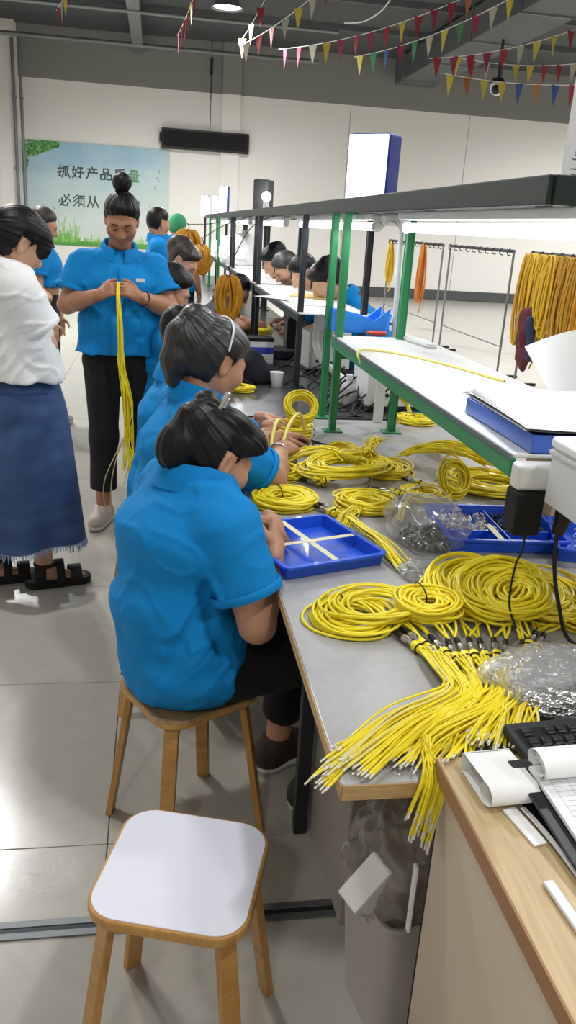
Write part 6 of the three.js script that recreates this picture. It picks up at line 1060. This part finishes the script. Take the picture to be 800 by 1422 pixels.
{
  solo('white_plate', 'upright white plate between the two green posts under the shelf', 'plate', bx(0.045, 0.2, 0.006, 0, 0.1, 0, 0.002), M.white, [0.915, TY + 0.001, -3.26], 0.2);
  const b = thing('bottle', 'pale grey bottle under the shelf among black cables', 'bottle', [0.86, TY + 0.001, -3.6]); part(b, 'bottle_body', new THREE.LatheGeometry([[0, 0], [0.036, 0], [0.04, 0.01], [0.04, 0.07], [0.03, 0.095], [0.014, 0.105], [0.013, 0.12], [0, 0.12]].map((p) => new THREE.Vector2(...p)), 24), std(0xb9b9b4, 0.4)); part(b, 'cap', cyl(0.015, 0.015, 0.02, 0, 0.128, 0, 16), M.white);
  const c = thing('black_cables', 'tangle of black cables on the table under the shelf', 'cable'), r = rng(90); for (let i = 0; i < 7; i++) { const x = 0.75 + r() * 0.15, z = -3.35 - r() * 0.35; part(c, 'cable', tube([[x, TY + 0.006, z], [x + 0.06, TY + 0.05 * r() + 0.006, z - 0.05], [x + 0.12, TY + 0.03 + 0.1 * r(), z + 0.03], [x + 0.08, TY + 0.006, z + 0.07], [x - 0.04, TY + 0.006, z + 0.05], [x - 0.02, TY + 0.03, z - 0.03], [x + 0.1, TY + 0.12, z - 0.1]], 0.0045, 40, 6), M.rubber); }
  const c2 = thing('black_cables', 'black cables trailing over the dark table past the green posts', 'cable'); for (let i = 0; i < 9; i++) { const x = 0.5 + r() * 0.35, z = -3.6 - r() * 1.0; part(c2, 'cable', tube([[x, TY + 0.006, z], [x + 0.1, TY + 0.02 + 0.06 * r(), z - 0.08], [x + 0.2, TY + 0.01, z + 0.04], [x + 0.26, TY + 0.05 * r() + 0.006, z - 0.1], [x + 0.3, TY + 0.006, z - 0.2]], 0.005, 30, 6), M.rubber); }
  const bag = thing('cloth_bag', 'black cloth bag slumped on the dark table beyond the second worker', 'bag', [0.5, TY + 0.001, -4.12], 0.2); part(bag, 'cloth', surfaceNets((x, y, z) => smax(smin(dEll(x, y, z, 0, 0.03, 0, 0.1, 0.075, 0.09), dEll(x, y, z, -0.02, 0.1, -0.01, 0.05, 0.06, 0.05), 0.05) + 0.012 * N3(x * 16, y * 16, z * 16), -y, 0.01), [-0.16, -0.02, -0.15], [0.16, 0.2, 0.15], 0.007), std(0x0d1119, 0.9)); part(bag, 'strap', tube([[-0.07, 0.09, 0.02], [-0.1, 0.03, 0.07], [-0.06, 0.006, 0.12]], 0.006, 16, 6), M.matBlack);
  const cup = thing('clear_cup', 'small white cup beside the black cloth bag', 'cup', [0.585, TY + 0.001, -4.0]); part(cup, 'cup_body', new THREE.LatheGeometry([[0, 0], [0.026, 0], [0.034, 0.07], [0.036, 0.072], [0.033, 0.07], [0.024, 0.004], [0, 0.004]].map((p) => new THREE.Vector2(...p)), 24), M.white);
  const bb = thing('blue_label_box', 'white box with a blue band on the dark table between the posts', 'box', [0.575, TY + 0.001, -4.75], 0.1); part(bb, 'box_body', bx(0.16, 0.13, 0.12, 0, 0.065, 0, 0.003), M.white); part(bb, 'band', bx(0.162, 0.04, 0.122, 0, 0.075, 0, 0.003), std(0x2d44b0, 0.5)); part(bb, 'lid', bx(0.164, 0.02, 0.124, 0, 0.135, 0, 0.003), M.matBlack);
  const hose = thing('white_hose', 'curved white hose with a square white box behind the green posts', 'hose', [0.84, TY, -4.3]); part(hose, 'hose', tube([[0.12, 0.02, 0.35], [0.08, 0.05, 0.25], [0.0, 0.12, 0.1], [-0.02, 0.2, 0.02], [-0.01, 0.26, 0.0]], 0.018, 30, 10), M.whitePlastic); part(hose, 'box', bx(0.09, 0.1, 0.06, 0.02, 0.3, 0, 0.008), M.whitePlastic); part(hose, 'bracket', bx(0.02, 0.26, 0.02, 0.05, 0.13, -0.03, 0.003), M.darkSteel);
  const dm = thing('press_machine', 'dark bench machine on the table under the second shelf', 'machine', [0.78, TY + 0.001, -5.0], 0.1); part(dm, 'base', bx(0.22, 0.05, 0.26, 0, 0.025, 0, 0.006), M.darkSteel); part(dm, 'column', bx(0.07, 0.22, 0.08, 0.04, 0.16, -0.06, 0.006), M.black); part(dm, 'head', bx(0.1, 0.08, 0.16, 0.04, 0.27, 0.0, 0.01), M.darkSteel); part(dm, 'lever', rod([0.1, 0.27, 0.03], [0.16, 0.33, 0.09], 0.008, 8), M.steel);
  // pale clutter on the second shelf and beyond
  solo('paper_sheet', 'loose pale papers on the second white shelf', 'paper', merge([0, 1, 2].map((k) => bx(0.21, 0.0015, 0.3, (k - 1) * 0.04, 0.002 + k * 0.002, -k * 0.12, 0.0005).rotateY(0.3 * k))), M.paper, [0.86, 1.12, -4.5], 0.2);
  solo('yellow_sheet', 'pale yellow folder lying on the second white shelf', 'folder', bx(0.22, 0.008, 0.3, 0, 0.004, 0, 0.002), std(0xd9c27a, 0.7), [0.9, 1.12, -4.95], -0.3);
  const heap = (label, x, z, s, seed) => { const t = thing('white_bag', label, 'bag', [x, 1.12 + 0.09 * s, z]); part(t, 'film', bagGeo(0.17 * s, 0.13 * s, 0.3 * s, seed, 0.14, 0.75), phys(0xffffff, 0.5, { transmission: 0.3, thickness: 0, side: THREE.DoubleSide })); part(t, 'knot', bagGeo(0.03, 0.04, 0.03, seed + 3, 0.4).translate(0.02, 0.13 * s, 0), M.white); };
  heap('big white plastic bag glowing under the tube lamp on the third shelf', 0.86, -8.8, 1.3, 51); heap('white plastic bag behind the big one on the far shelf', 0.86, -10.2, 1.1, 57); heap('small white plastic bag at the far end of the shelves', 0.86, -11.8, 0.8, 63);
  // yellow rolls further off, and the amber rolls hung from the shelves
  [[0.42, -5.6, 'pile of yellow cable on the far dark table, nearest of two'], [0.42, -7.0, 'pile of yellow cable on the far dark table, farther of two']].forEach(([x, z, l], i) => harness(l, undefined, [x, TY, z, 0.1, 26, { seed: 70 + i, per: 6, lump: 0.2 }], [], []));
  harness('yellow cable heap seen under the shelf through the dark posts', undefined, [0.72, TY, -6.2, 0.12, 34, { seed: 75, per: 6, lump: 0.2 }], [], []);
  const hang = (label, x, y, z, w, h, mat, ry = 0) => { const t = thing('hanging_roll', label, 'cable roll', [x, y, z], ry), r = rng(Math.round(h * 1000 + Math.abs(z) * 10)), g = []; for (let i = 0; i < 22; i++) { const dx = (r() - 0.5) * w * 0.5, k = 0.8 + r() * 0.4, a = w * 0.32 * k, b = h / 2 * (0.9 + r() * 0.12); g.push(tube([[dx - a * 0.4, 0, 0], [dx - a, -b * 0.5, (r() - 0.5) * 0.05], [dx - a, -b * 1.5, (r() - 0.5) * 0.05], [dx, -b * 2, 0], [dx + a, -b * 1.5, (r() - 0.5) * 0.05], [dx + a, -b * 0.5, (r() - 0.5) * 0.05], [dx + a * 0.4, 0, 0]], 0.008, 28, 5, true)); } part(t, 'coil', merge(g), mat); part(t, 'hook', tube([[0, 0.06, 0], [0.012, 0.03, 0.01], [0, 0, 0.012], [-0.012, 0.012, 0]], 0.004, 12, 5), M.darkSteel); part(t, 'tie', tieGeo(0, -h * 0.25, 0, w * 0.3, 0, 1).rotateX(0), M.amber); return t; };
  hang('amber cable roll hanging in front of the dark posts above the second worker', 0.405, 1.21, -4.95, 0.12, 0.25, M.amber);
  hang('round amber cable roll hanging near the bending pale-faced woman', 0.31, 1.34, -6.3, 0.13, 0.2, M.amber, 0.6);
  hang('ochre cable roll held beside the standing man far along the row', 0.24, 1.43, -7.3, 0.2, 0.25, M.amber, 0.3);
  for (const [x, z, l] of [[0.405, -4.95, 'nearest'], [0.31, -6.3, 'middle'], [0.24, -7.3, 'farthest']]) solo('hanging_wire', `thin wire carrying the ${l} amber roll from the top shelf`, 'wire', tube([[x, l === 'nearest' ? 1.26 : l === 'middle' ? 1.39 : 1.48, z], [lerp(x, 0.67, 0.5), 1.5, z], [0.668, 1.566, z]], 0.003, 14, 5), M.darkSteel);
}
// ------------------------------------------------------------------ cable drying racks at the right
{
  const X = 3.9, yT = 1.4;
  const rackM = M.pipe, mk = (label, z0, z1) => { const t = thing('cable_rack', label, 'rack', [X, 0, 0]); part(t, 'rail', rod([0, yT, z0], [0, yT, z1], 0.018, 8), M.darkSteel); for (const z of [z0, z1]) { part(t, 'upright', rod([0, 0.0, z], [0, yT, z], 0.014, 8), rackM); part(t, 'foot', [bx(0.5, 0.03, 0.03, 0, 0.015, z, 0.004)], M.darkSteel); } for (const y of [0.35]) part(t, 'lower_bar', rod([0, y, z0], [0, y, z1], 0.008, 6), rackM); const n = Math.round((z0 - z1) / 0.22); for (let i = 0; i < n; i++) part(t, 'hook', tube([[0, yT + 0.02, z0 - 0.1 - i * 0.22], [-0.03, yT + 0.01, z0 - 0.1 - i * 0.22], [-0.03, yT - 0.04, z0 - 0.1 - i * 0.22], [0.01, yT - 0.05, z0 - 0.1 - i * 0.22]], 0.006, 10, 5), M.darkSteel); return t; };
  mk('steel cable rack at the right, hung full of yellow rolls', -6.4, -8.5); mk('steel cable rack with one empty bay behind the green post', -9.0, -11.1); mk('steel cable rack farthest to the left, almost empty', -11.4, -14.2);
  const roll = (label, z, len, wide, mat, seed, x = X - 0.03) => { const t = thing('cable_roll', label, 'cable roll', [x, yT - 0.02, z]), r = rng(seed), g = []; for (let i = 0; i < 15; i++) { const a = wide * (0.25 + r() * 0.3), o = (r() - 0.5) * wide * 0.5, b = len * (0.86 + r() * 0.16), zx = (r() - 0.5) * 0.1; g.push(tube([[zx * 0.3, 0.01, o - a * 0.3], [zx, -b * 0.3, o - a], [zx * 1.3, -b * 0.8, o - a * 0.9], [zx, -b, o], [zx * 1.3, -b * 0.8, o + a * 0.9], [zx, -b * 0.3, o + a], [zx * 0.3, 0.01, o + a * 0.3]], 0.011, 26, 5, true)); } part(t, 'coil', merge(g), mat); part(t, 'tie', tieGeo(0, -len * 0.3, 0, wide * 0.35, 0, 1).rotateX(Math.PI / 2 * 0), M.amber); part(t, 'loose_end', tube([[0, -len * 0.9, 0], [0.03, -len * 1.05, 0.04], [0.01, -len * 1.16, 0.02]], 0.01, 10, 5), mat); return t; };
  const ym = [M.amber, std(0xc99a1c, 0.5), std(0xb98a18, 0.5), std(0xd6b02a, 0.5)], r = rng(123), word = ['first', 'second', 'third', 'fourth', 'fifth', 'sixth', 'seventh', 'eighth', 'ninth', 'tenth', 'eleventh', 'twelfth'];
  for (let i = 0; i < 12; i++) roll(`ochre cable roll hung on the right-hand rack, ${word[i]} from its far end`, -8.55 + i * 0.19, 0.62 + r() * 0.42 + (i > 4 ? 0.15 : 0), 0.17 + r() * 0.05, ym[(r() * 4) | 0], 200 + i);
  roll('lone slim orange cable roll hanging on the middle rack behind the green post', -12.2, 0.85, 0.12, std(0xc8752a, 0.5), 301); roll('lone thin yellow cable roll on the farthest rack at the left', -14.0, 0.7, 0.12, ym[3], 302);
  const cl = thing('hanging_jacket', 'dark red and blue clothing hanging below the yellow rolls', 'clothing', [X - 0.1, 0.62, -8.2]); part(cl, 'cloth', surfaceNets((x, y, z) => smin(dEll(x, y, z, 0, 0, 0, 0.07, 0.24, 0.12), dEll(x, y, z, 0.01, -0.22, 0.03, 0.06, 0.16, 0.1), 0.05) + 0.03 * N3(x * 9, y * 5, z * 9), [-0.2, -0.5, -0.25], [0.2, 0.35, 0.25], 0.016), std(0x541f2a, 0.9)); part(cl, 'sleeve', surfaceNets((x, y, z) => dCap(x, y, z, [0, 0.12, 0.1], [0, -0.25, 0.2], 0.05, 0.04) + 0.02 * N3(x * 9, y * 5, z * 9), [-0.12, -0.4, 0.0], [0.12, 0.25, 0.32], 0.014), std(0x27304d, 0.9));
}
scene.traverse((o) => { if (o.isMesh) { o.castShadow = true; o.receiveShadow = true; } });
renderer.render(scene, camera);
